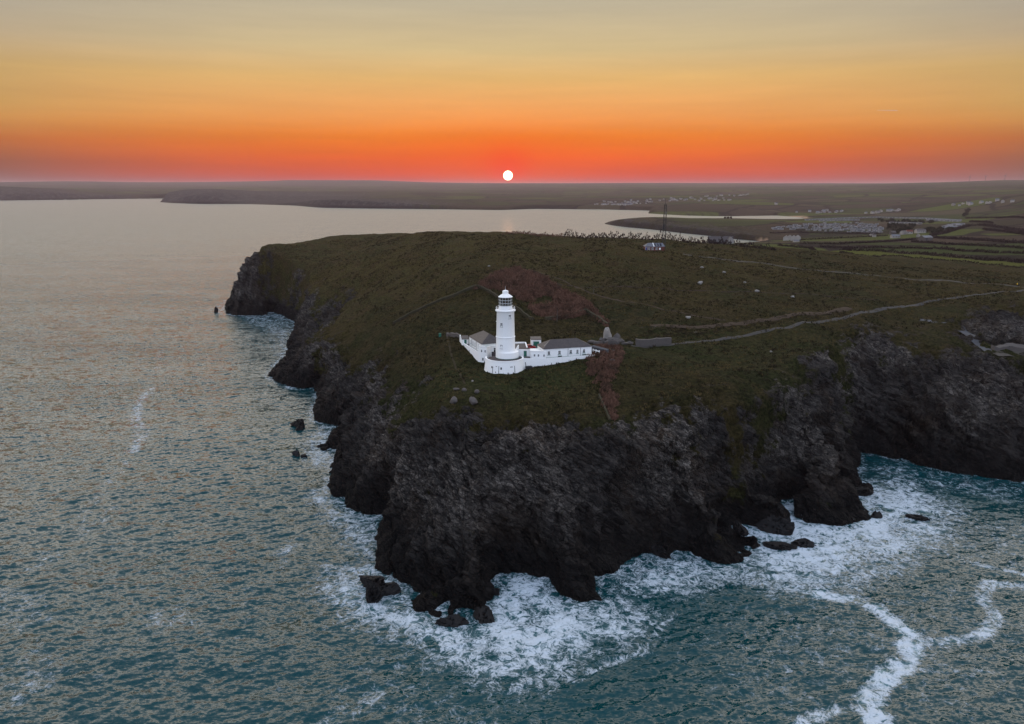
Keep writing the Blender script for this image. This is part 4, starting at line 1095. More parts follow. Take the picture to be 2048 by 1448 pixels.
# walls round the terrace
rw = thing("retaining_wall", "white retaining wall running along the slope below the right cottage", "wall", (20, 270, 38))
top = [(4.1, 267.9), (6.4, 268.9), (7.9, 269.3), (12.7, 269.1), (31.0, 272.6)]
tz = [41.55, 41.3, 41.25, 41.3, 41.75]
for i in range(4):
    a, b = np.array(top[i]), np.array(top[i + 1]); d = (b - a) / np.linalg.norm(b - a); nn = np.array((-d[1], d[0])) * 0.42
    part("wall_length", MB().prism([tuple(a), tuple(b), tuple(b + nn), tuple(a + nn)], 35.5, [tz[i], tz[i + 1], tz[i + 1], tz[i]]), WHITE, rw)
part("walkway", MB().prism([(4.3, 268.3), (7.9, 269.72), (12.7, 269.52), (30.9, 273.0), (30.2, 275.4), (11.8, 270.55), (7.5, 271.0), (6.6, 273.5), (2.0, 273.8)], 36, 40.95), FLOOR, rw)
part("walkway_edge", MB().prism([(12.8, 269.54), (31.0, 273.03), (31.0, 273.25), (12.75, 269.8)], 40.9, [41.22, 41.6, 41.6, 41.22]), GREEN, rw)
part("post", MB().tube((14.6, 269.1, 38.2), (14.6, 269.1, 39.6), 0.09, 6), SOIL, rw)
lw = thing("retaining_wall", "white retaining wall stepping down the slope in front of the left cottage", "wall", (-17, 288, 38))
P0, P1 = np.array((-12.9, 280.9)), np.array((-19.9, 296.4)); d = (P1 - P0) / np.linalg.norm(P1 - P0); nn = np.array((d[1], -d[0])) * 0.42
part("wall_length", MB().prism([tuple(P0), tuple(P1), tuple(P1 + nn), tuple(P0 + nn)], 35.0, [40.95, 41.5, 41.5, 40.95]), WHITE, lw)
part("walkway", MB().prism([tuple(P0 + nn), tuple(P1 + nn), (-17.1, 296.6), (-11.4, 280.9)], 36, 40.6), FLOOR, lw)
part("walkway_edge", MB().prism([tuple(P0 + nn * 1.02), tuple(P1 + nn * 1.02), tuple(P1 + nn * 1.8), tuple(P0 + nn * 1.8)], 40.5, 40.98), GREEN, lw)
part("end_wall", MB().prism([(-19.9, 296.4), (-21.4, 300.4), (-21.0, 300.55), (-19.5, 296.55)], 36, [41.6, 43.9, 43.9, 43.0]), WHITE, lw)
# yard behind
yd = MB().prism([(-8.2, 281), (-5, 276.5), (2, 277.4), (6.8, 277.4), (11, 277), (10, 279.5), (13.5, 281), (13, 296), (-6, 298), (-8, 292)], 37, 41.25)
solo("courtyard_paving", yd, FLOOR, "dark tarmac yard behind the lighthouse between the two cottages", "yard", (2, 285, 41))
ob = thing("store", "slate-roofed low store with white coping behind the tower's right side", "outbuilding", (3, 285, 41))
part("wall", MB().prism([(-1, 281.5), (5.9, 283.2), (5.3, 288.2), (-1.6, 286.5)], 39, [42.0, 42.0, 42.9, 42.9]), WHITE, ob)
part("roof", MB().prism([(-1.1, 281.3), (5.6, 283.0), (5.1, 288.0), (-1.7, 286.4)], [42.02, 42.02, 42.92, 42.92], [42.15, 42.15, 43.05, 43.05]), SLATE, ob)
part("coping", MB().prism([(5.6, 282.8), (6.05, 282.95), (5.5, 288.5), (5.05, 288.4)], 42.0, [42.55, 42.55, 43.4, 43.4]), WHITE, ob)
part("back_coping", MB().prism([(-1.7, 288.3), (5.04, 288.38), (5.04, 288.75), (-1.7, 288.65)], 42.0, 43.4), WHITE, ob)
ga = thing("garage", "small white garage with green door behind the right cottage", "garage", (9.6, 291, 41.3))
part("wall", MB().prism([(7.7, 289.6), (11.5, 289.9), (11.2, 294.0), (7.4, 293.7)], 39.5, 44.0), WHITE, ga)
part("roof", MB().prism([(7.5, 289.4), (11.7, 289.7), (11.4, 294.2), (7.2, 293.9)], [44.02, 44.02, 44.4, 44.4], [44.15, 44.15, 44.55, 44.55]), SLATE, ga)
door(ga, np.array((7.7, 289.6)), np.array((0.997, 0.078)), np.array((0.078, -0.997)), 1.85, 41.3, 2.3, 2.1)
# red car in the yard
car = thing("car", "small red car parked in the yard in front of the white garage", "car", (7.2, 286.4, 41.27), rz=0.15)
OFF[car] = Vector((0, 0, 0))
bd = MB(); prof = [(-1.95, 0.35), (-1.98, 0.75), (-1.75, 0.92), (1.0, 0.95), (1.85, 0.80), (1.98, 0.55), (1.95, 0.32)]
for s, t_ in ((-0.82, 1), (0.82, -1)): pass
n_ = len(prof); bd.add([(x, -0.83, z) for x, z in prof] + [(x, 0.83, z) for x, z in prof], [tuple(range(n_)), tuple(range(2 * n_ - 1, n_ - 1, -1))] + [(i, n_ + i, n_ + (i + 1) % n_, (i + 1) % n_) for i in range(n_)])
part("body", bd, RED, car)
cab = [(-1.72, 0.93), (-1.45, 1.44), (0.25, 1.46), (0.98, 0.94)]
part("windows", MB().add([(x, -0.74 + (z - 0.93) * 0.2, z) for x, z in cab] + [(x, 0.74 - (z - 0.93) * 0.2, z) for x, z in cab], [(0, 1, 2, 3), (7, 6, 5, 4), (0, 4, 5, 1), (1, 5, 6, 2), (2, 6, 7, 3), (3, 7, 4, 0)]), GLASS, car)
part("roof", MB().box((-0.6, 0, 1.475), (1.65, 1.28, 0.05)), RED, car)
for x in (-1.25, 1.25):
    for y in (-0.80, 0.80): part("wheel", MB().tube((x, y - 0.09, 0.32), (x, y + 0.09, 0.32), 0.32, 14), RUBBER, car)
for y in (-0.6, 0.6): part("headlight", MB().box((1.93, y, 0.66), (0.12, 0.3, 0.15)), FRAME, car)
for y in (-0.65, 0.65): part("tail_light", MB().box((-1.94, y, 0.72), (0.12, 0.18, 0.2)), RED, car)
# tank by the drum
tk = thing("oil_tank", "dark oil tank on the grass beside the white drum", "tank", (6.0, 266.9, 37.6))
part("tank", MB().box((6.1, 267.0, 38.35), (2.3, 0.95, 1.0), 0.25), BLACK, tk)
part("stand", MB().box((6.1, 267.0, 37.4), (1.9, 0.7, 0.9), 0.25), STONE, tk)
part("vent_pipe", MB().tube((5.1, 266.9, 38.8), (4.9, 267.0, 40.3), 0.12, 8), BLACK, tk)
# gate posts at the right end
gp = thing("gate_wall", "white rail and posts at the right-hand end of the cottage terrace", "gate", (32, 275, 41))
part("wall", MB().prism([(30.7, 278.9), (32.8, 275.7), (33.0, 275.8), (30.9, 279.0)], 39.5, 42.2), SOIL, gp)
part("rail", MB().prism([(30.65, 278.95), (32.8, 275.65), (33.05, 275.8), (30.9, 279.1)], 42.2, 42.5), WHITE, gp)
for q in ((30.8, 278.6), (31.8, 277.2), (32.85, 275.7)): part("post", MB().box((*q, 41.3), (0.3, 0.3, 3.0)), WHITE, gp)
sb = [(30.5, 283), (36, 279), (37, 280), (31.5, 284.2)]
solo("sunken_shelter", MB().prism(sb, 40, [42.9, 42.2, 42.4, 43.1]), SHALE, "low grey concrete roof slab behind the right end of the cottage", "roof slab", (33, 281, 41))
cab_ = ground(880, 673)
gc = thing("utility_cabinet", "small green utility cabinet on the grass left of the cottages", "cabinet", cab_)
part("case", MB().box((cab_[0], cab_[1], cab_[2] + 0.6), (1.0, 0.7, 1.5)), GREEN, gc)
part("lid", MB().box((cab_[0], cab_[1], cab_[2] + 1.39), (1.1, 0.8, 0.08)), GREEN, gc)
part("plinth", MB().box((cab_[0], cab_[1], cab_[2] - 0.25), (1.2, 0.9, 0.2)), STONE, gc)


# ---------------------------------------------------------------- stones
def rock_mb(dims, seed, sub=3, rough=0.28, jag=False):
    import bmesh
    bm = bmesh.new(); bmesh.ops.create_icosphere(bm, subdivisions=sub, radius=1)
    P = np.array([v.co for v in bm.verts]); f = [[v.index for v in q.verts] for q in bm.faces]; bm.free()
    r = 1 + rough * fbm(P[:, 0] * 1.2 + seed * 7.1, P[:, 1] * 1.2, P[:, 2] * 1.2, oct=4, seed=seed, gain=0.55)
    if jag:
        q = P * np.array(dims) / 5.0 + seed * 3.3
        rg = 1 - np.abs(fbm(q[:, 0] * 1.5, q[:, 1] * 1.5, q[:, 2] * 1.5, oct=4, seed=seed, gain=0.6)) * 1.9
        r = 0.72 + 0.5 * rg + 0.25 * fbm(P[:, 0] * 1.3 + seed, P[:, 1] * 1.3, P[:, 2] * 1.3, oct=2, seed=seed + 3)
    P = P * np.clip(r, 0.4, 1.6)[:, None]
    rs = np.random.RandomState(seed)
    for _ in range(9):   # cleave some facets
        n = rs.normal(size=3); n /= np.linalg.norm(n); c = 0.62 + 0.22 * rs.rand(); d = P @ n
        P = P - np.where(d > c, (d - c) * 0.85, 0)[:, None] * n
    P = P * (np.array(dims) / 2)
    mb = MB(); mb.add(P, f); return mb


def stone(px, py, w, d, h, mat, name, label, cat, group=None, seed=1, rz=0.0, lift=0.3, sub=3, z=None):
    g = ground(px, py) if z is None else (*un(px, py, z), z)
    mb = rock_mb((w, d, h), seed, sub)
    c, s = math.cos(rz), math.sin(rz)
    mb.v = [(g[0] + x * c - y * s, g[1] + x * s + y * c, g[2] + h * lift + zz) for x, y, zz in mb.v]
    return solo(name, mb, mat, label, cat, g, group, smooth=38)


SL = "stone blocks below the lighthouse"
stone(908, 805, 2.6, 3.6, 2.4, STONE, "boulder", "big squared stone block on the grass slope, left of the two largest", "boulder", SL, 3, 0.5)
stone(946, 806, 2.8, 3.8, 2.6, STONE, "boulder", "largest squared stone block on the grass slope, right of its twin", "boulder", SL, 4, 0.5)
stone(913, 780, 2.4, 1.4, 1.0, STONE, "boulder", "flat low stone lying above the left big block", "boulder", SL, 5)
stone(928, 782, 1.8, 1.4, 1.4, STONE, "boulder", "small upright stone above and between the two big blocks", "boulder", SL, 6)
stone(954, 786, 2.1, 1.6, 1.5, STONE, "boulder", "small squared stone above the largest block", "boulder", SL, 7)
stone(945, 763, 0.9, 0.7, 0.6, PALESTONE, "boulder", "small white stone on the mown grass below the drum", "boulder", None, 8)
for px, py, w, sd_, lb in ((1400, 568, 3.6, 11, "white boulder on the open slope, lowest one left of the dark path line"), (1490, 566, 1.9, 12, "small round white boulder in the middle of the open slope"), (1514, 584, 3.0, 13, "low flat white boulder on the open slope above a bare earth scar"),
                           (1585, 595, 2.2, 14, "pale boulder furthest along the open slope towards the road"), (1404, 536, 2.2, 15, "pale low stone high on the slope below the hut"), (1448, 546, 2.2, 16, "narrow pale stone high on the slope right of the hut"), (1377, 637, 2.6, 17, "white stone low on the slope above the cutting"),
                           (978, 533, 1.8, 18, "white stone on the turf above the russet thicket"), (1700, 690, 1.6, 19, "pale stone at the cliff edge above the cove"), (1542, 704, 1.2, 20, "small white stone on the green slope above the front cliff")):
    stone(px, py, w, w * 0.7, w * 0.55, PALESTONE, "boulder", lb, "boulder", "pale boulders on the open slope", sd_)
# crag beside the road
cr = ground(1221, 690)
crag = thing("crag", "pale pointed quartz crag standing beside the road right of the cottages", "crag", cr)
for k, (px, py, w, d, h, sd_, m_) in enumerate(((1218, 690, 4.6, 3.4, 10.2, 21, PALESTONE), (1233, 690, 3.8, 3.0, 6.4, 22, STONE), (1226, 692, 8.0, 3.6, 4.0, 23, STONE), (1206, 690, 4.4, 3.0, 3.4, 24, STONE))):
    g = ground(px, py); mb = rock_mb((w, d, h), sd_, 4, 0.55)
    mb.v = [(g[0] - (0.5 if k == 0 else 0) + x * (1.25 - 0.95 * min(1, max(0, z / h + .5)) if k == 0 else 1), g[1] + 2 + y, g[2] + h * 0.28 + z) for x, y, z in mb.v]
    part("rock_face", mb, m_, crag, 38)
rs = random.Random(5)
for i, px in enumerate((1192, 1198, 1243, 1250, 1257, 1262, 1183)):
    stone(px, 688 + rs.uniform(-3, 3), rs.uniform(2, 3.4), 1.8, rs.uniform(1.2, 2.2), STONE, "boulder", "grey boulder in the heap at the foot of the pale crag", "boulder", "boulders round the crag", 40 + i)


def strip_wall(pts, wd, h, mat, name, label, cat, group=None, step=1.5, top_noise=0.25, sink=0.6, seed=0):
    q = densify(pts, step); vs, fs = [], []
    for i, p in enumerate(q):
        a, b = np.array(q[max(i - 1, 0)]), np.array(q[min(i + 1, len(q) - 1)]); d = (b - a) / (np.linalg.norm(b - a) + 1e-9); n = np.array((-d[1], d[0])) * wd / 2
        hh = h * (1 + top_noise * float(perlin(np.array([i * 0.7]), np.array([seed * 3.3]))[0]))
        for sgn in (1, -1):
            x, y = p[0] + sgn * n[0], p[1] + sgn * n[1]; z = hgt(x, y); vs += [(x, y, z - sink), (x, y, z + hh)]
    for i in range(len(q) - 1):
        o = i * 4; fs += [(o, o + 4, o + 5, o + 1), (o + 1, o + 5, o + 7, o + 3), (o + 3, o + 7, o + 6, o + 2)]
    fs += [(0, 1, 3, 2), (len(vs) - 4, len(vs) - 2, len(vs) - 1, len(vs) - 3)]
    m0 = q[len(q) // 2]
    return solo(name, MB().add(vs, fs), mat, label, cat, (m0[0], m0[1], hgt(*m0)), group)


G2 = lambda pts: [ground(*p)[:2] for p in pts]
strip_wall(G2([(1271, 690), (1305, 690), (1342, 688)]), 1.0, 2.6, STONE, "stone_wall", "rough grey stone wall stub beside the road right of the crag", "wall", top_noise=0.1)
strip_wall(G2([(894, 672), (912, 674), (920, 676)]), 0.8, 1.5, STONE, "stone_wall", "short rubble wall left of the white end wall of the cottages", "wall")
strip_wall(G2([(956, 575), (975, 583), (990, 592), (1000, 600), (1040, 622), (1065, 640)]), 0.9, 1.3, MOSS, "field_wall", "mossy old field wall running down behind the lighthouse lantern", "wall", seed=2)
strip_wall(G2([(786, 648), (840, 620), (900, 596), (955, 574)]), 1.0, 1.2, MOSS, "field_bank", "low earth field bank climbing from the left cliffs to the thicket", "bank", seed=4)
strip_wall(G2([(1090, 640), (1130, 636), (1172, 622)]), 1.0, 1.3, MOSS, "field_bank", "short earth bank along the lower edge of the thicket", "bank", seed=5)
strip_wall(G2([(1172, 622), (1195, 636), (1216, 652)]), 1.0, 1.3, MOSS, "field_bank", "short earth bank running down from the thicket to the crag", "bank", seed=6)
strip_wall(G2([(1198, 792), (1210, 820), (1220, 842)]), 0.6, 0.8, MOSS, "stone_wall", "low stone wall dropping to the cliff edge beside the dark scrub strip", "wall", seed=7)
strip_wall(G2([(1985, 700), (2015, 697), (2060, 702)]), 2.0, 1.6, STONE, "quarry_face", "broken grey stone face at the quarry floor above the cove", "stone face", seed=8, top_noise=0.6)


# ---------------------------------------------------------------- tracks, draped as thin sheets
def drape(pts, wd, mat, name, lift=0.09, step=1.2, closed_mesh=None, ragged=0.25, seed=0):
    q = densify(pts, step); rows = 5; vs, fs = [], []
    for i, p in enumerate(q):
        a, b = np.array(q[max(i - 2, 0)]), np.array(q[min(i + 2, len(q) - 1)]); d = (b - a) / (np.linalg.norm(b - a) + 1e-9); n = np.array((-d[1], d[0]))
        for k in range(rows):
            e = (k / (rows - 1) - 0.5) * wd * (1 + ragged * float(perlin(np.array([i * 0.31]), np.array([k * 2.1 + seed]))[0]))
            x, y = p[0] + n[0] * e, p[1] + n[1] * e
            vs.append((x, y, hgt(x, y) + lift * (0.3 if k in (0, rows - 1) else 1)))
    for i in range(len(q) - 1):
        for k in range(rows - 1):
            o = i * rows + k; fs.append((o, o + 1, o + rows + 1, o + rows))
    o = MB().add(vs, fs).obj(name, mat, smooth=60)
    return tag(o, kind="structure")


drape(G2([(1366, 508), (1384, 511)]), 2.4, GRAVEL, "path")
drape(G2([(1398, 513), (1440, 518), (1480, 523), (1560, 532.5), (1680, 545), (1760, 552), (1850, 560), (1940, 567), (2032, 572.5), (2100, 576)]), 2.3, GRAVEL, "path", 0.14, ragged=0.9)
drape(G2([(1262, 691), (1345, 689), (1420, 681), (1500, 669), (1580, 655), (1640, 644), (1700, 632), (1760, 619), (1850, 605), (1940, 591), (1990, 585), (2060, 577)]), 2.2, TARMAC, "road", 0.10, ragged=0.35)
drape(G2([(1040, 536), (1075, 543), (1120, 558), (1150, 574), (1180, 586), (1240, 602), (1300, 611), (1340, 621), (1400, 634), (1450, 640)]), 1.3, SOIL, "path", 0.10, ragged=0.8)
drape(G2([(893, 668), (900, 700), (908, 725), (922, 752), (930, 768)]), 0.7, TUFT, "path", 0.06, ragged=0.6)
drape(G2([(1100, 566), (1250, 572), (1400, 581), (1530, 585), (1650, 592), (1760, 600)]), 1.0, DKSCRUB, "path", 0.06, ragged=0.7)
drape(G2([(1983, 706), (2010, 705), (2070, 707)]), 7.0, GRAVEL, "quarry_floor", 0.12, 2.0)
drape(G2([(1840, 640), (1890, 645), (1920, 655), (1945, 672), (1962, 690), (1980, 704)]), 4.2, SHALE, "stony_track", 0.16, ragged=0.5)
drape(G2([(1222, 700), (1228, 712), (1226, 728)]), 3.0, SHALE, "hardstanding", 0.10)
drape(G2([(1300, 650), (1380, 655), (1450, 650), (1540, 640), (1620, 628), (1700, 617)]), 4.0, SOIL, "bank_scar", 0.25, ragged=0.9, seed=3)


# ---------------------------------------------------------------- scrub and hedges: many small twig faces
def tri_mesh(name, V, m):
    n = len(V); me = bpy.data.meshes.new(name)
    me.vertices.add(n * 3); me.vertices.foreach_set("co", V.reshape(-1).astype(np.float32))
    me.loops.add(n * 3); me.loops.foreach_set("vertex_index", np.arange(n * 3, dtype=np.int32))
    me.polygons.add(n); me.polygons.foreach_set("loop_start", np.arange(0, n * 3, 3, dtype=np.int32))
    me.update(calc_edges=True); me.materials.append(m); return me


def twigs(C, size, rs, up=0.55):
    """a thin triangle at every centre"""
    n = len(C); d = rs.normal(size=(n, 3)); d[:, 2] = np.abs(d[:, 2]) + up * 1.4; d /= np.linalg.norm(d, axis=1)[:, None]
    s = np.cross(d, rs.normal(size=(n, 3))); s /= np.linalg.norm(s, axis=1)[:, None] + 1e-9
    L = size * (0.6 + 0.9 * rs.rand(n))[:, None]
    return np.stack([C - d * L * 0.5 - s * L * 0.28, C - d * L * 0.5 + s * L * 0.28, C + d * L * 0.7], 1)


def bush_cloud(spots, rs, n_each, size):
    """spots: x, y, z, radius, height"""
    out = []
    for x, y, z, r, h in spots:
        k = int(n_each * (0.7 + 0.6 * rs.rand())); q = rs.normal(size=(k, 3)); q /= np.linalg.norm(q, axis=1)[:, None]
        q *= (rs.rand(k) ** 0.45)[:, None]; q[:, 2] = np.abs(q[:, 2])
        lump = 1 + 0.35 * np.sin(q[:, 0] * 5 + x) * np.cos(q[:, 1] * 4 + y)
        out.append(np.stack([x + q[:, 0] * r, y + q[:, 1] * r, z + q[:, 2] * h * lump], 1))
    return twigs(np.concatenate(out), size, rs)


def scatter(poly_px, n, rs, holes=()):
    q = G2(poly_px); hs = [G2(h) for h in holes]
    xs, ys = [a[0] for a in q], [a[1] for a in q]; res = []
    while len(res) < n:
        x = rs.uniform(min(xs), max(xs), 400); y = rs.uniform(min(ys), max(ys), 400)
        k = inside(x, y, q)
        for h in hs: k &= ~inside(x, y, h)
        res += list(zip(x[k], y[k]))
    return res[:n]


rs = np.random.RandomState(11)
th_poly = [(944, 579), (975, 557), (1000, 545), (1040, 537), (1072, 548), (1100, 565), (1125, 577), (1150, 592), (1172, 605), (1190, 622), (1176, 625), (1150, 634), (1110, 640), (1085, 634), (1062, 620), (1045, 604), (1030, 590), (1000, 580), (960, 577)]
th_hole = [(1066, 600), (1085, 590), (1108, 594), (1112, 604), (1090, 613), (1070, 609)]
sp = [(x, y, hgt(x, y) - 0.2, rs.uniform(1.3, 2.4), rs.uniform(1.5, 3.0)) for x, y in scatter(th_poly, 620, rs, [th_hole])]
sp += [(x, y, hgt(x, y) - 0.2, rs.uniform(0.8, 1.6), rs.uniform(1.0, 1.9)) for x, y in scatter([(1176, 622), (1192, 620), (1222, 650), (1215, 655)], 34, rs)]
o = link("scrub_thicket", tri_mesh("scrub_thicket", bush_cloud(sp, rs, 150, 0.55), SCRUB), None)
tag(o, "russet leafless thicket spread over the hillside behind the lighthouse", "thicket", None, "stuff")
sp = [(x, y, hgt(x, y) - 0.2, rs.uniform(1.0, 1.8), rs.uniform(0.9, 1.9)) for x, y in scatter([(1172, 702), (1200, 690), (1240, 694), (1246, 712), (1232, 740), (1222, 765), (1234, 800), (1238, 838), (1226, 850), (1212, 815), (1196, 775), (1176, 745)], 210, rs)]
o = link("scrub_strip", tri_mesh("scrub_strip", bush_cloud(sp, rs, 150, 0.45), SCRUB), None)
tag(o, "dark russet scrub strip running from the right cottage down to the cliff edge", "scrub", None, "stuff")
# loose bracken and gorse tufts on the rough slopes
sp = []
for poly, n, rr0, hh0 in (([(890, 640), (1000, 600), (1060, 640), (1200, 655), (1200, 672), (1000, 672), (930, 664)], 130, 0.7, 0.5), ([(1290, 652), (1540, 640), (1700, 620), (1620, 640), (1450, 662), (1320, 680), (1280, 676)], 200, 0.9, 0.7),
                          ([(960, 780), (1190, 770), (1205, 830), (1100, 850), (960, 820)], 110, 0.6, 0.35), ([(600, 600), (800, 620), (870, 700), (820, 800), (740, 760), (660, 660)], 260, 0.7, 0.4), ([(1250, 720), (1500, 700), (1680, 700), (1600, 760), (1400, 800), (1260, 820)], 200, 0.7, 0.4),
                          ([(1200, 560), (1700, 560), (1900, 590), (1500, 640), (1250, 640)], 220, 0.6, 0.35)):
    sp += [(x, y, hgt(x, y) - 0.1, rr0 * rs.uniform(0.5, 1.5), hh0 * rs.uniform(0.5, 1.5)) for x, y in scatter(poly, n, rs)]
o = link("bracken_tufts", tri_mesh("bracken_tufts", bush_cloud(sp, rs, 45, 0.32), TUFT), None)
tag(o, "low gorse and bracken tufts scattered over the grass slopes", "gorse", None, "stuff")


def hedge(pts, wd, h, mat, label, group, per_m=14, size=0.6, rough=0.5, seed=0, up=0.8, world=False):
    rs = np.random.RandomState(seed + 50); q = densify(pts if world else G2(pts), 1.0)
    out = []
    for i in range(len(q)):
        x, y = q[i]; a = q[max(i - 1, 0)]; b = q[min(i + 1, len(q) - 1)]; L = math.hypot(b[0] - a[0], b[1] - a[1]) + 1e-6
        nx_, ny_ = -(b[1] - a[1]) / L, (b[0] - a[0]) / L
        hh = h * max(0.25, 1 + rough * float(perlin(np.array([i * 0.35]), np.array([seed * 1.7 + .5]))[0]) * 1.6 + 0.25 * rs.randn() * rough)
        e = rs.uniform(-wd / 2, wd / 2, per_m); z = hgt(x, y)
        out.append(np.stack([x + nx_ * e + rs.uniform(-.5, .5, per_m), y + ny_ * e + rs.uniform(-.5, .5, per_m), z + hh * rs.rand(per_m) ** 0.8], 1))
    V = twigs(np.concatenate(out), size, rs, up)
    m0 = q[len(q) // 2]; loc = (m0[0], m0[1], hgt(*m0)); V = V - np.array(loc)
    o = link("hedge", tri_mesh("hedge", V, mat), None); o.location = loc
    return tag(o, label, "hedge", group)


HG = "hedges between the fields"
CRW = lambda l: [((px - 1024) / FPX * (d * CP + 36 * SP), d) for px, d in l]
hedge(CRW([(1128, 517), (1200, 514), (1290, 510), (1405, 509)]), 2.5, 3.4, DKSCRUB, "bare spiky hedge along the hilltop against the bright water behind the mast", HG, 18, 0.9, 0.9, 1, 2.4, True)
hedge(CRW([(1405, 509), (1480, 512), (1552, 512)]), 2.5, 2.8, DKSCRUB, "bare hilltop hedge continuing right from the mast towards the beach", HG, 18, 0.9, 0.8, 2, 2.0, True)
hedge([(1556, 491.5), (1620, 497), (1700, 502), (1790, 505.5), (1862, 511), (1950, 519), (2070, 529)], 4.0, 2.4, DKSCRUB, "thick dark hedge above the bright green strip of field", HG, 16, 1.0, 0.4, 3)
hedge([(1680, 506), (1770, 512), (1860, 519.5), (1960, 528), (2070, 538)], 2.0, 1.2, DKSCRUB, "thin hedge along the lower edge of the bright green strip of field", HG, 12, 0.7, 0.5, 4)
hedge(CRW([(1005, 535), (1060, 530), (1124, 520)]), 4.0, 1.8, SCRUB, "low russet hedge on the hilltop left of the spiky hedge", HG, 18, 0.8, 0.6, 5, 0.8, True)
for i, (pts, lb, w_, h_) in enumerate((([(1640, 494), (1680, 496), (1780, 496.5), (1878, 498), (1967, 504), (2060, 509)], "long hedge one field beyond the thick dark hedge", 4, 2.2), ([(1824, 484), (1878, 488), (1960, 492), (2060, 498)], "straight hedge two fields beyond the thick dark hedge", 3.5, 2.2),
                                    ([(1866, 476), (1950, 481), (2060, 488)], "hedge right of the grey barn", 4, 3), ([(1860, 473), (1890, 467), (1918, 458), (1940, 452), (1960, 451), (2003, 456), (2060, 465)], "overgrown curving hedge beyond the grey barn", 7, 4),
                                    ([(1967, 459), (2010, 464), (2060, 471)], "hedge crossing the upper right fields", 5, 3), ([(1600, 488), (1680, 489), (1770, 484), (1830, 479)], "hedge rising to the grey barn", 4, 2.2), ([(1600, 481), (1680, 477), (1716, 475), (1775, 472)], "hedge in front of the caravan park meadow", 4, 2.4),
                                    ([(1932, 437), (1990, 436), (2060, 438)], "far hedge on the upper right fields", 5, 3), ([(1940, 444), (1985, 447)], "short far hedge on the upper right fields", 5, 3), ([(1540, 466.5), (1600, 465), (1690, 467), (1760, 468)], "hedge along the lower side of the caravan park", 5, 2.5))):
    hedge(pts, w_, h_, DKSCRUB, lb, HG, 8, 1.5, 0.5, 10 + i)


def tree(px, py, r, h, seed, label, group):
    g = ground(px, py, 700); rs = np.random.RandomState(seed)
    o = thing("tree", label, "tree", g, group)
    part("trunk", MB().tube(g, (g[0], g[1], g[2] + h * 0.6), 0.25, 6, 0.1), SOIL, o)
    V = []
    for k in range(7):
        c = np.array(g) + np.array((rs.normal() * r * 0.45, rs.normal() * r * 0.45, h * (0.5 + 0.35 * rs.rand())))
        V.append(c + rs.normal(size=(60, 3)) * r * 0.28)
    V = twigs(np.concatenate(V), 1.5, rs, 0.2) - np.array(g)
    link("crown", tri_mesh("crown", V, GRSCRUB), None, o)


k = 0
for poly, n, r, h, lb in (([(1768, 466), (1775, 452), (1800, 450), (1830, 454), (1822, 462), (1800, 468)], 26, 4.5, 7, "dark tree in the wood right of the main caravan rows"), ([(1740, 443), (1760, 440), (1870, 445), (1865, 448), (1780, 447)], 24, 4.5, 7, "dark tree in the belt between the upper caravan rows"),
                          ([(1845, 460), (1880, 458), (1905, 462), (1895, 470), (1862, 471)], 18, 4.5, 6, "dark tree beside the white farmhouse"), ([(1448, 437.5), (1466, 437)], 0, 3, 5, ""), ([(1920, 436), (1930, 434), (1945, 420), (1935, 420)], 10, 5, 7, "dark tree along the far lane right of the caravans")):
    if n == 0: continue
    for x, y in scatter(poly, n, rs):
        z = hgt(x, y); k += 1
        o = thing("tree", lb, "tree", (x, y, z), lb.replace("dark tree", "dark trees"))
        part("trunk", MB().tube((x, y, z - 0.3), (x, y, z + h * 0.6), 0.3, 5, 0.12), SOIL, o)
        V = [np.array((x, y, z)) + np.array((rs.normal() * r * 0.4, rs.normal() * r * 0.4, h * (0.45 + 0.35 * rs.rand()))) + rs.normal(size=(42, 3)) * r * 0.27 for _ in range(6)]
        link("crown", tri_mesh("crown", twigs(np.concatenate(V), 1.6, rs, 0.2) - np.array((x, y, z)), GRSCRUB), None, o)
for px in (1450, 1456, 1462): tree(px, 437.4, 3.5, 5.5, px, "dark windblown tree on the skyline of the low far headland", "dark trees on the low headland")

# tussocks of rough grass, far too many to count
def tussocks(n, seed, mat, label, size, hmul, poly):
    rs = np.random.RandomState(seed); q = G2(poly)
    xs, ys = [a[0] for a in q], [a[1] for a in q]; C = []
    while len(C) < n:
        x = rs.uniform(min(xs), max(xs), 4000); y = rs.uniform(min(ys), max(ys), 4000)
        k = inside(x, y, q) & (fbm(x / 23, y / 23, oct=3, seed=seed) > -0.1)
        C += list(zip(x[k], y[k]))
    C = C[:n]; H = np.array([hgt(*c) for c in C]); P = np.repeat(np.column_stack([C, H]), 7, 0)
    P[:, :2] += rs.normal(size=(len(P), 2)) * 0.45; P[:, 2] += rs.rand(len(P)) * hmul
    o = link("grass_tussocks", tri_mesh("grass_tussocks", twigs(P, size, rs, 1.2), mat), None)
    tag(o, label, "grass", None, "stuff")


turf_px = [(520, 505), (640, 482), (780, 470), (950, 468), (1120, 476), (1300, 484), (1420, 490), (1540, 498), (1700, 512), (2040, 545), (2040, 600), (1700, 680), (1500, 770), (1250, 830), (1000, 825), (890, 815), (800, 700), (700, 600), (620, 560), (540, 520)]
tussocks(11000, 71, simple("straw_grass", (0.085, 0.062, 0.026), 0.95, 0.05, 0.8, 0.2, (0.040, 0.034, 0.014)), "pale straw coloured grass tussocks all over the headland turf", 0.55, 0.30, turf_px)
tussocks(9000, 72, simple("dark_tussock", (0.016, 0.015, 0.007), 0.95, 0.05, 0.8, 0.2, (0.028, 0.018, 0.011)), "dark heath tussocks dotted all over the headland turf", 0.60, 0.36, turf_px)

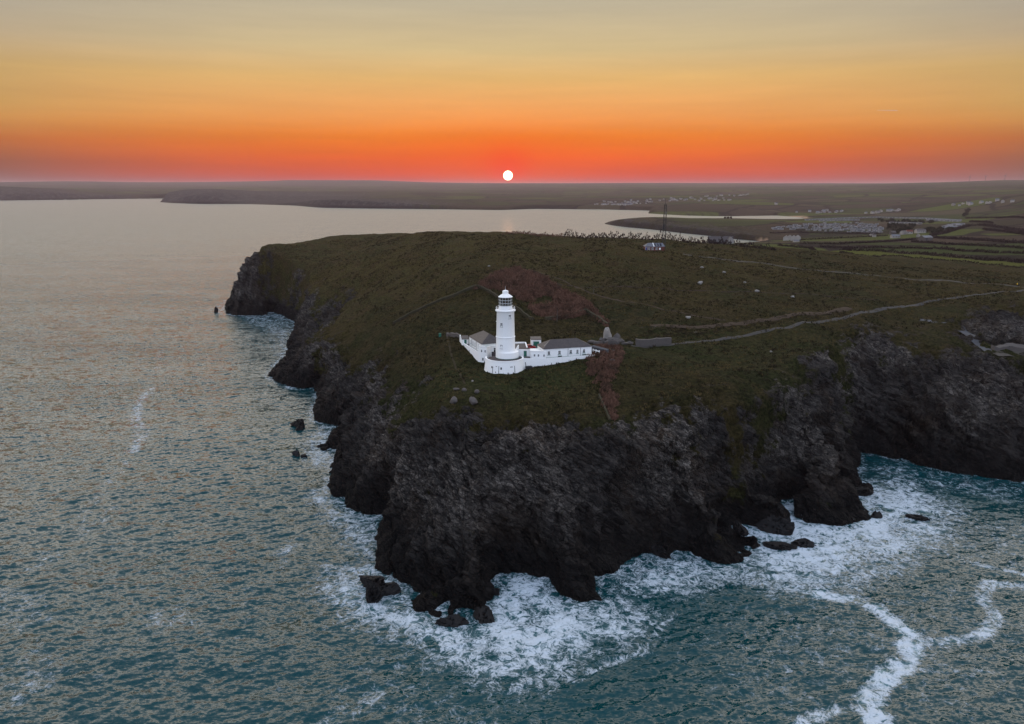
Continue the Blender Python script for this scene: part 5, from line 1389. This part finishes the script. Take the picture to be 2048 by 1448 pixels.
# ---------------------------------------------------------------- hut and mast on the hilltop
hg = ground(1310, 502)
hut = thing("lookout_hut", "small red-brick hut with grey roof and blue door on the hilltop below the mast", "hut", hg)
hx, hy, hz = hg; hu = vec2(0.02); hv = vec2(0.02 + math.pi / 2); ho = np.array((hx - 5.9, hy))
part("wall", MB().prism(rect(ho, hu, hv, 0, 11.6, 0, 6.5), hz - 1.5, hz + 2.6), BRICK, hut)
gb = lambda a, b, z: (ho[0] + hu[0] * a + hv[0] * b, ho[1] + hu[1] * a + hv[1] * b, z)
part("roof", MB().add([gb(-.3, -.3, hz + 2.62), gb(11.9, -.3, hz + 2.62), gb(11.9, 6.8, hz + 2.62), gb(-.3, 6.8, hz + 2.62), gb(2.2, 3.2, hz + 4.6), gb(11.0, 3.2, hz + 4.6)], [(3, 2, 1, 0), (0, 1, 5, 4), (1, 2, 5), (2, 3, 4, 5), (3, 0, 4)]), GREYROOF, hut)
for s in (5.6, 7.2, 8.8):
    t0, t1 = 0.12, 0.85; f = lambda a, t, l: gb(a, -.3 + 3.5 * t, hz + 2.62 + 1.98 * t + l)
    part("solar_panel", MB().add([f(s, t0, .08), f(s + 1.2, t0, .08), f(s + 1.2, t1, .08), f(s, t1, .08), f(s, t0, .02), f(s + 1.2, t0, .02), f(s + 1.2, t1, .02), f(s, t1, .02)], [(0, 1, 2, 3), (0, 4, 5, 1), (1, 5, 6, 2), (2, 6, 7, 3), (3, 7, 4, 0)]), PANEL, hut)
f = lambda a, t, l: gb(a, -.3 + 3.5 * t, hz + 2.62 + 1.98 * t + l)
part("barge_board", MB().add([f(5.0, 0, .1), f(5.4, 0, .1), f(5.2, 1, .1), f(4.8, 1, .1), f(5.0, 0, .0), f(5.4, 0, .0), f(5.2, 1, .0), f(4.8, 1, .0)], [(0, 1, 2, 3), (0, 4, 5, 1), (1, 5, 6, 2), (3, 7, 4, 0)]), FRAME, hut)
door(hut, ho, hu, -hv, 0.6, hz + 0.1, 0.95, 2.1, BLUE)
for s in (2.3, 4.4, 6.8): window(hut, ho, hu, -hv, s, hz + 0.8, 1.1, 1.3, sill=True, mull=1, bars=1)
part("meter_box", MB().box(tuple(np.array(gb(8.8, -0.08, hz + 1.3))), (1.0, 0.2, 1.2)), FRAME, hut)
mg = ground(1327, 498)
mast = thing("radio_mast", "tall thin dark lattice radio mast behind the brick hut", "mast", mg)
mx_, my_, mz_ = mg; legs, br = MB(), MB(); hw = 0.95
cor = [(-1, -1), (1, -1), (1, 1), (-1, 1)]; MH = 27.0
wz = lambda z: hw * (1 - 0.35 * z / MH)
for k in range(4):
    lg = MB().tube((mx_ + cor[k][0] * hw, my_ + cor[k][1] * hw, mz_ - 0.5), (mx_ + cor[k][0] * wz(MH), my_ + cor[k][1] * wz(MH), mz_ + MH), 0.10, 6)
    part("leg", lg, BLACK, mast)
    for i in range(15):
        z0, z1 = MH * i / 15, MH * (i + 1) / 15; a, b = cor[k], cor[(k + 1) % 4]
        if i % 2: a, b = b, a
        br.tube((mx_ + a[0] * wz(z0), my_ + a[1] * wz(z0), mz_ + z0), (mx_ + b[0] * wz(z1), my_ + b[1] * wz(z1), mz_ + z1), 0.055, 4)
        br.tube((mx_ + a[0] * wz(z1), my_ + a[1] * wz(z1), mz_ + z1), (mx_ + b[0] * wz(z1), my_ + b[1] * wz(z1), mz_ + z1), 0.05, 4)
part("bracing", br, BLACK, mast)
part("antenna", MB().tube((mx_, my_, mz_ + MH - 1), (mx_, my_, mz_ + MH + 3.2), 0.14, 6, 0.05), BLACK, mast)
part("antenna_cluster", MB().box((mx_ - 0.7, my_ - 0.7, mz_ + 13.5), (0.9, 0.7, 3.2)), BLACK, mast)
part("dish", MB().tube((mx_ + 0.3, my_ - 0.95, mz_ + 22), (mx_ + 0.3, my_ - 1.3, mz_ + 22), 0.55, 12), STEEL, mast)
for px, py, h, lb in ((1187, 587, 4.2, "thin wooden post on the open slope beside the brown footpath"), (1114, 643, 5.2, "thin wooden pole at the lower edge of the russet thicket")):
    g = ground(px, py); po = thing("utility_pole", lb, "pole", g)
    part("pole", MB().tube((g[0], g[1], g[2] - 0.5), (g[0] + 0.1, g[1], g[2] + h), 0.14, 8, 0.09), STONE, po)
    part("cap", MB().box((g[0] + 0.1, g[1], g[2] + h + 0.04), (0.3, 0.3, 0.12)), BLACK, po)

# ---------------------------------------------------------------- rocks standing in the sea
SR_G = "rocks standing in the sea"
for i, (px, py, w, d, h, lb) in enumerate(((597, 851, 7.5, 4.0, 2.8, "larger black rock of the pair standing off the left cliffs"), (599, 859, 4.2, 2.5, 1.6, "smaller black rock just below its twin off the left cliffs"), (592, 909, 3.4, 2.2, 1.3, "small black rock off the low spur on the left"),
                                       (608, 912, 2.4, 1.8, 0.9, "tiny black rock beside the low spur on the left"), (432, 624, 3.6, 3.0, 3.4, "lone black rock off the tip of the far left headland"), (748, 1172, 9.0, 4.0, 3.0, "long jagged black rock left of the front point"), (778, 1182, 7.0, 3.4, 2.2, "low black ledge joining the front point to the jagged rock"),
                                       (745, 1197, 4.6, 3.6, 3.2, "round black rock in the surf below the jagged rock"), (992, 1186, 2.2, 1.8, 1.8, "small black rock in the white cove under the front cliff"), (1478, 1066, 5.2, 3.0, 3.0, "dark square rock between ledges right of centre"), (1548, 1058, 14.0, 5.0, 3.4, "broad black ledge washed by surf on the right"),
                                       (1553, 1092, 8.5, 3.4, 1.7, "half-drowned dark ledge streaked with running foam"), (1608, 1088, 6.5, 3.0, 1.9, "pointed black ledge furthest out in the right-hand surf"), (1318, 1106, 7.0, 3.2, 2.2, "flat black rock at the foot of the front cliff with a white streak above"),
                                       (1722, 986, 9.5, 4.0, 2.4, "low black ledge under the cove corner"), (1752, 1032, 4.0, 2.6, 1.4, "small black rock at the tip of the right-hand ledges"), (1832, 1034, 6.0, 3.0, 0.9, "almost drowned rock in the white water on the right"), (905, 1246, 6.5, 2.6, 1.6, "thin black reef finger pointing out of the front point"),
                                       (968, 1236, 6.0, 3.0, 2.4, "black slab at the right tip of the front point"))):
    x, y = un(px, py, 0.3)
    mb = rock_mb((w * 1.05, d * 1.25, h * 2.3), 60 + i, 5, 0.62, True)
    a = -0.35 + 0.5 * math.sin(i * 2.3); c, s = math.cos(a), math.sin(a)
    mb.v = [(x + vx * c - vy * s, y + vx * s + vy * c, vz + h * 0.12) for vx, vy, vz in mb.v]
    solo("sea_rock", mb, SEAROCK, lb, "rock", (x, y, 0), SR_G, smooth=8)


# ---------------------------------------------------------------- houses, caravans, farm
def house(name, loc, w, d, h, rh, rz, wall, roof, label, cat, group=None, windows=0):
    o = thing(name, label, cat, loc, group, 0.0); c, s = math.cos(rz), math.sin(rz)
    P = lambda a, b, z: (loc[0] + a * c - b * s, loc[1] + a * s + b * c, loc[2] + z)
    mb = MB(); mb.prism([P(-w / 2, -d / 2, 0)[:2], P(w / 2, -d / 2, 0)[:2], P(w / 2, d / 2, 0)[:2], P(-w / 2, d / 2, 0)[:2]], loc[2] - 2, loc[2] + h)
    mb.add([P(-w / 2, -d / 2, h), P(-w / 2, d / 2, h), P(-w / 2, 0, h + rh * 0.97), P(w / 2, -d / 2, h), P(w / 2, d / 2, h), P(w / 2, 0, h + rh * 0.97)], [(0, 2, 1), (3, 4, 5)])
    part("wall", mb, wall, o)
    e = 0.4; rb = MB()
    rb.add([P(-w / 2 - .2, -d / 2 - e, h - .15), P(w / 2 + .2, -d / 2 - e, h - .15), P(w / 2 + .2, 0, h + rh), P(-w / 2 - .2, 0, h + rh), P(-w / 2 - .2, d / 2 + e, h - .15), P(w / 2 + .2, d / 2 + e, h - .15)], [(0, 1, 2, 3), (3, 2, 5, 4), (0, 4, 5, 1)])
    part("roof", rb, roof, o)
    if windows:
        u, n = np.array((c, s)), np.array((s, -c))
        for k in range(windows):
            ww = MB(); F = wall_frame(P(-w / 2 + w * (k + .5) / windows, -d / 2, 0)[:2], u, n, 0, loc[2] + h * 0.45)
            part("window", slab(ww, F, -.55, .55, 0, 1.2, 0, .06), GLASS, o)
    return o


def gnd(px, py): return ground(px, py, 900)


house("house", gnd(1840, 466), 17, 8, 4.5, 3.0, 0.1, RENDERW, SLATE, "long white farmhouse among dark trees right of the caravan park", "house", None, 5)
barn = house("barn", gnd(1851, 481), 14.5, 10, 4.6, 2.4, 0.25, STONE, GREYROOF, "big grey barn with pale roof among the hedged fields", "barn")
bl = gnd(1851, 481); part("door", MB().box((bl[0] - 1.5, bl[1] - 5.4, bl[2] + 1.9), (2.6, 0.3, 3.8), 0.25), BLACK, barn)
house("house", gnd(1744, 473), 7, 6, 3, 2, 0.3, RENDERW, SLATE, "left one of two tiny white cottages below the caravan park", "house")
house("house", gnd(1748, 474), 5, 5, 3, 2, -0.2, RENDERW, SLATE, "right one of two tiny white cottages below the caravan park", "house")
house("house", gnd(1790, 476), 13, 7, 3.4, 2.4, 0.05, RENDERW, GREYROOF, "low pale bungalow left of the grey barn", "house", None, 3)
house("house", gnd(1806, 469), 9, 7, 4.4, 2.6, 0.5, RENDERW, SLATE, "white gabled house in the hamlet left of the farmhouse", "house", None, 2)
house("house", gnd(1818, 468), 10, 7, 4.4, 2.8, -0.2, RENDERW, BRICK, "house with lit yellowish wall in the hamlet left of the farmhouse", "house", None, 2)
house("house", gnd(1785, 469), 9, 7, 4, 2.6, 0.2, STONE, SLATE, "grey stone house in the hamlet, farthest left", "house")
house("house", gnd(1836, 474), 5, 5, 3, 2.2, 0.9, RENDERW, SLATE, "tiny white shed beside the barn, to its left", "shed")
for i, (px, py, lb) in enumerate(((1572, 481, "leftmost of the pale gabled houses at the head of the beach"), (1579, 480, "second pale gabled house at the head of the beach"), (1587, 481, "third pale gabled house at the head of the beach"), (1595, 480.5, "rightmost of the pale gabled houses at the head of the beach"))):
    house("house", gnd(px, py), 7, 10, 5.5, 3.8, 1.2, RENDERW, SLATE, lb, "house", "gabled houses at the head of the beach")
house("house", gnd(1592, 484), 9, 5, 2.4, 1.4, 0, RENDERW, GREYROOF, "low white building in front of the gabled beach houses", "house")
lx, ly = und(1458, 480, 1060)[0], 1060
bz = und(1458, 486, 1060)[1]
house("boathouse", (lx - 12, ly, bz), 34, 8, 2.2, 7.2, 0.0, DARKCLOTH, SLATE, "dark-roofed boathouse showing above the hilltop hedge", "boathouse")
house("white_gable_house", (lx, ly - 6, bz), 7.5, 9, 4.0, 5.2, math.pi / 2, RENDERW, SLATE, "white gabled building against the bright water beside the dark boathouse roof", "house")

cv0 = None
rsn = random.Random(9)


def caravan(x, y, rz, label, group, sc=1.0):
    global cv0
    z = hgt(x, y)
    if cv0 is None:
        cv0 = thing("caravan", label, "caravan", (0, 0, 0), group)
        part("body", MB().box((0, 0, 1.5), (11, 3.9, 2.8)), CREAM, cv0)
        part("roof", MB().add([(-5.7, -2.1, 2.88), (5.7, -2.1, 2.88), (5.7, 0, 3.6), (-5.7, 0, 3.6), (-5.7, 2.1, 2.88), (5.7, 2.1, 2.88)], [(0, 1, 2, 3), (3, 2, 5, 4), (0, 4, 5, 1)]), GREYROOF, cv0)
        part("window", MB().box((0, -1.96, 1.9), (7.5, 0.06, 0.9)), GLASS, cv0)
        kids(cv0); cv0.location = (x, y, z); cv0.rotation_euler = (0, 0, rz); return
    copy_tree(cv0, (x, y, z), rz, label, group, sc)


cpA = [(1528, 459.7), (1552, 454.5), (1630, 448), (1700, 445.5), (1764, 450.5), (1768, 459), (1766, 465), (1700, 464.5), (1620, 463), (1596, 460)]
qa = [np.array(p, float) for p in cpA]
for row, py in enumerate((447.5, 450, 452.4, 454.8, 457.2, 459.8, 462.4, 464.2)):
    px = 1524.0 + row * 3
    while px < 1770:
        if inside(np.array([px]), np.array([py]), cpA)[0] and rsn.random() > 0.12:
            g = ground(px, py + rsn.uniform(-.9, .9), 900); caravan(g[0], g[1], rsn.uniform(-.25, .25) + (0.0 if row % 3 else 0.7), "pale static caravan in the main rows of the far caravan park", "caravans of the main rows", rsn.uniform(0.7, 1.1))
        px += rsn.uniform(9.0, 12.5)
for (x0, y0, x1, y1, n) in ((1612, 441, 1700, 437.2, 15), (1700, 437, 1760, 435.6, 9), (1640, 443, 1718, 441, 12), (1760, 436, 1850, 438, 15), (1850, 438, 1920, 442.5, 15), (1855, 441, 1918, 444, 12), (1780, 446.5, 1842, 448.5, 10)):
    for k in range(n):
        t = (k + rsn.uniform(.2, .8)) / n; g = ground(x0 + (x1 - x0) * t, y0 + (y1 - y0) * t, 900)
        caravan(g[0], g[1], rsn.uniform(-.4, .4), "pale static caravan in the upper rows beyond the tree belt", "caravans of the upper rows")
for k in range(26):
    t, v = rsn.random(), rsn.random(); g = ground(1878 + 24 * v + 24 * t, 459.5 - 9.0 * v - 1.2 * t + 1.5 * t * (1 - v), 900)
    caravan(g[0], g[1], rsn.uniform(-.3, .3), "pale static caravan in the small block right of the farmhouse", "caravans of the small right block")

vh = [house("house", gnd(1250, 403), 10, 7, 4.5, 2.8, 0.2, RENDERW, SLATE, "small pale village house on the slope across the bay", "house", "village houses across the bay")]
vh.append(house("house", gnd(1262, 401), 9, 8, 4.5, 2.8, -0.5, RENDERW, GREYROOF, "small pale village house on the slope across the bay", "house", "village houses across the bay"))
for poly, n, lb, gp_ in (([(1182, 412), (1210, 402), (1262, 405), (1300, 398), (1310, 402), (1262, 411)], 46, "small pale village house on the slope across the bay", "village houses across the bay"), ([(1300, 403), (1330, 396), (1380, 396), (1470, 397), (1480, 401), (1400, 403)], 44, "small pale village house on the slope across the bay", "village houses across the bay"),
                         ([(1400, 393), (1500, 388), (1500, 391), (1420, 396)], 18, "small pale village house on the slope across the bay", "village houses across the bay"), ([(1724, 428), (1730, 424), (1800, 419), (1815, 421), (1780, 425)], 14, "pale house of the hamlet beyond the caravan park", "hamlet beyond the caravan park"),
                         ([(1560, 429), (1640, 427), (1700, 425), (1690, 421), (1600, 424)], 12, "pale house behind the far sandy beach", "houses behind the far beach"), ([(1880, 410), (2040, 400), (2045, 404), (1900, 414)], 12, "scattered pale house on the far right hillside", "houses on the far right hillside")):
    for x, y in scatter(poly, n, rs): copy_tree(vh[rsn.randint(0, 1)], (x, y, hgt(x, y)), rsn.uniform(-.8, .8), lb, gp_, rsn.uniform(0.7, 1.25))
house("house", gnd(1552, 409), 11, 9, 6, 4, 0.3, RENDERW, SLATE, "lone white house on the green slope above the far bay", "house")
dm = und(356, 384.5, 5050); dmz = hgt(dm[0], 5050)
dt = thing("daymark", "tiny dark stone daymark tower on the far left headland", "tower", (dm[0], 5050, dmz))
part("tower", MB().lathe([(3.2, dmz - 3), (2.7, dmz + 12), (2.9, dmz + 12.2), (0.1, dmz + 12.6)], (dm[0], 5050), 16), STONE, dt, 30)
# wind turbines on the skyline
tb0 = None
for px, py, d, ph in ((1938, 364.5, 8450, 0.2), (1970, 363.4, 8350, 0.9), (2009, 362, 8200, 0.5)):
    x = und(px, py, d)[0]; z = hgt(x, d); lab = {1938: "leftmost grey wind turbine on the right skyline", 1970: "middle grey wind turbine on the right skyline", 2009: "rightmost grey wind turbine on the right skyline"}[px]
    t = thing("wind_turbine", lab, "wind turbine", (x, d, z), "wind turbines on the skyline")
    part("tower", MB().tube((x, d, z - 3), (x, d, z + 48), 2.4, 10, 1.5), TURBINE, t)
    part("nacelle", MB().box((x, d, z + 49), (3, 8, 3.4)), TURBINE, t)
    hb = part("hub", MB().tube((x, d - 4, z + 49), (x, d - 6, z + 49), 1.6, 10, 0.6), TURBINE, t)
    for k in range(3):
        a = ph + k * 2 * math.pi / 3; part("blade", MB().tube((x, d - 5, z + 49), (x + 26 * math.sin(a), d - 5, z + 49 + 26 * math.cos(a)), 1.5, 6, 0.35), TURBINE, hb)


# ---------------------------------------------------------------- walkers
def walker(px, py, cloth, label, face):
    g = ground(px, py); o = thing("person", label, "person", g)
    J = [(0, 0, .95), (0, 0, 1.15), (0, 0, 1.38), (0, 0, 1.50), (0, 0, 1.63), (0, 0, 1.74), (.20, 0, 1.40), (.27, .02, 1.12), (.26, .12, .88), (-.20, 0, 1.40), (-.27, -.02, 1.12), (-.26, .10, .90),
         (.10, 0, .88), (.11, .14, .48), (.11, .10, .06), (.11, .24, .03), (-.10, 0, .88), (-.11, -.06, .48), (-.11, -.20, .08), (-.11, -.08, .03)]
    Rr = [.15, .15, .16, .07, .10, .08, .07, .055, .045, .07, .055, .045, .10, .07, .055, .04, .10, .07, .055, .04]
    Eg = [(0, 1), (1, 2), (2, 3), (3, 4), (4, 5), (2, 6), (6, 7), (7, 8), (2, 9), (9, 10), (10, 11), (0, 12), (12, 13), (13, 14), (14, 15), (0, 16), (16, 17), (17, 18), (18, 19)]
    me = bpy.data.meshes.new("body"); me.from_pydata(J, Eg, []); b = link("body", me, DARKCLOTH, o); b.rotation_euler = (0, 0, face)
    md = b.modifiers.new("skin", 'SKIN'); b.modifiers.new("sub", 'SUBSURF').render_levels = 2
    for v, r in zip(me.skin_vertices[0].data, Rr): v.radius = (r, r)
    me.skin_vertices[0].data[0].use_root = True
    OFF[b] = Vector((0, 0, 0)); OFF[o] = Vector((0, 0, 0))
    jk = MB().lathe([(.20, .82), (.22, 1.0), (.21, 1.2), (.24, 1.38), (.14, 1.48), (.08, 1.52)], (0, 0), 16)
    for s in (1, -1): jk.tube((.20 * s, 0, 1.42), (.28 * s, .02, 1.12), .095, 8, .075); jk.tube((.28 * s, .02, 1.12), (.27 * s, .1, .93), .075, 8, .06)
    part("jacket", jk, cloth, b, 50); part("face", MB().lathe([(.02, 1.55), (.085, 1.60), (.098, 1.66), (.09, 1.70)], (0, 0.02), 12), SKIN, b, 60)
    part("hair", MB().lathe([(.105, 1.68), (.10, 1.75), (.06, 1.80), (.01, 1.82)], (0, 0), 12), DARKCLOTH, b, 60)


walker(2034, 572, YELLOW, "person in a yellow jacket walking on the pale track at the right edge", 1.2)
walker(1213, 487.5, DARKCLOTH, "person in dark clothes walking on the hilltop grass left of the hut", -0.6)

ca0, ca1 = und(1754, 220.5, 34000), und(1795, 221, 34000)
solo("contrail", MB().tube((ca0[0], 34000, ca0[1]), (ca1[0], 34000, ca1[1]), 4, 8, 8), VAPOUR, "short thin pale aircraft trail high in the right of the sky", "contrail", (ca0[0], 34000, ca0[1]))

# ---------------------------------------------------------------- evening haze over sea and land
hz_ = MB().box((0, 13000, 114), (66000, 82000, 242))
m_, t_ = new_mat("haze_air")
pv = t_.node('ShaderNodeVolumePrincipled')
pv.inputs['Color'].default_value = (0.74, 0.60, 0.70, 1); pv.inputs['Density'].default_value = 3.7e-5; pv.inputs['Anisotropy'].default_value = 0.6
t_.out(None, pv.outputs[0])
tag(hz_.obj("haze", m_), kind="stuff")
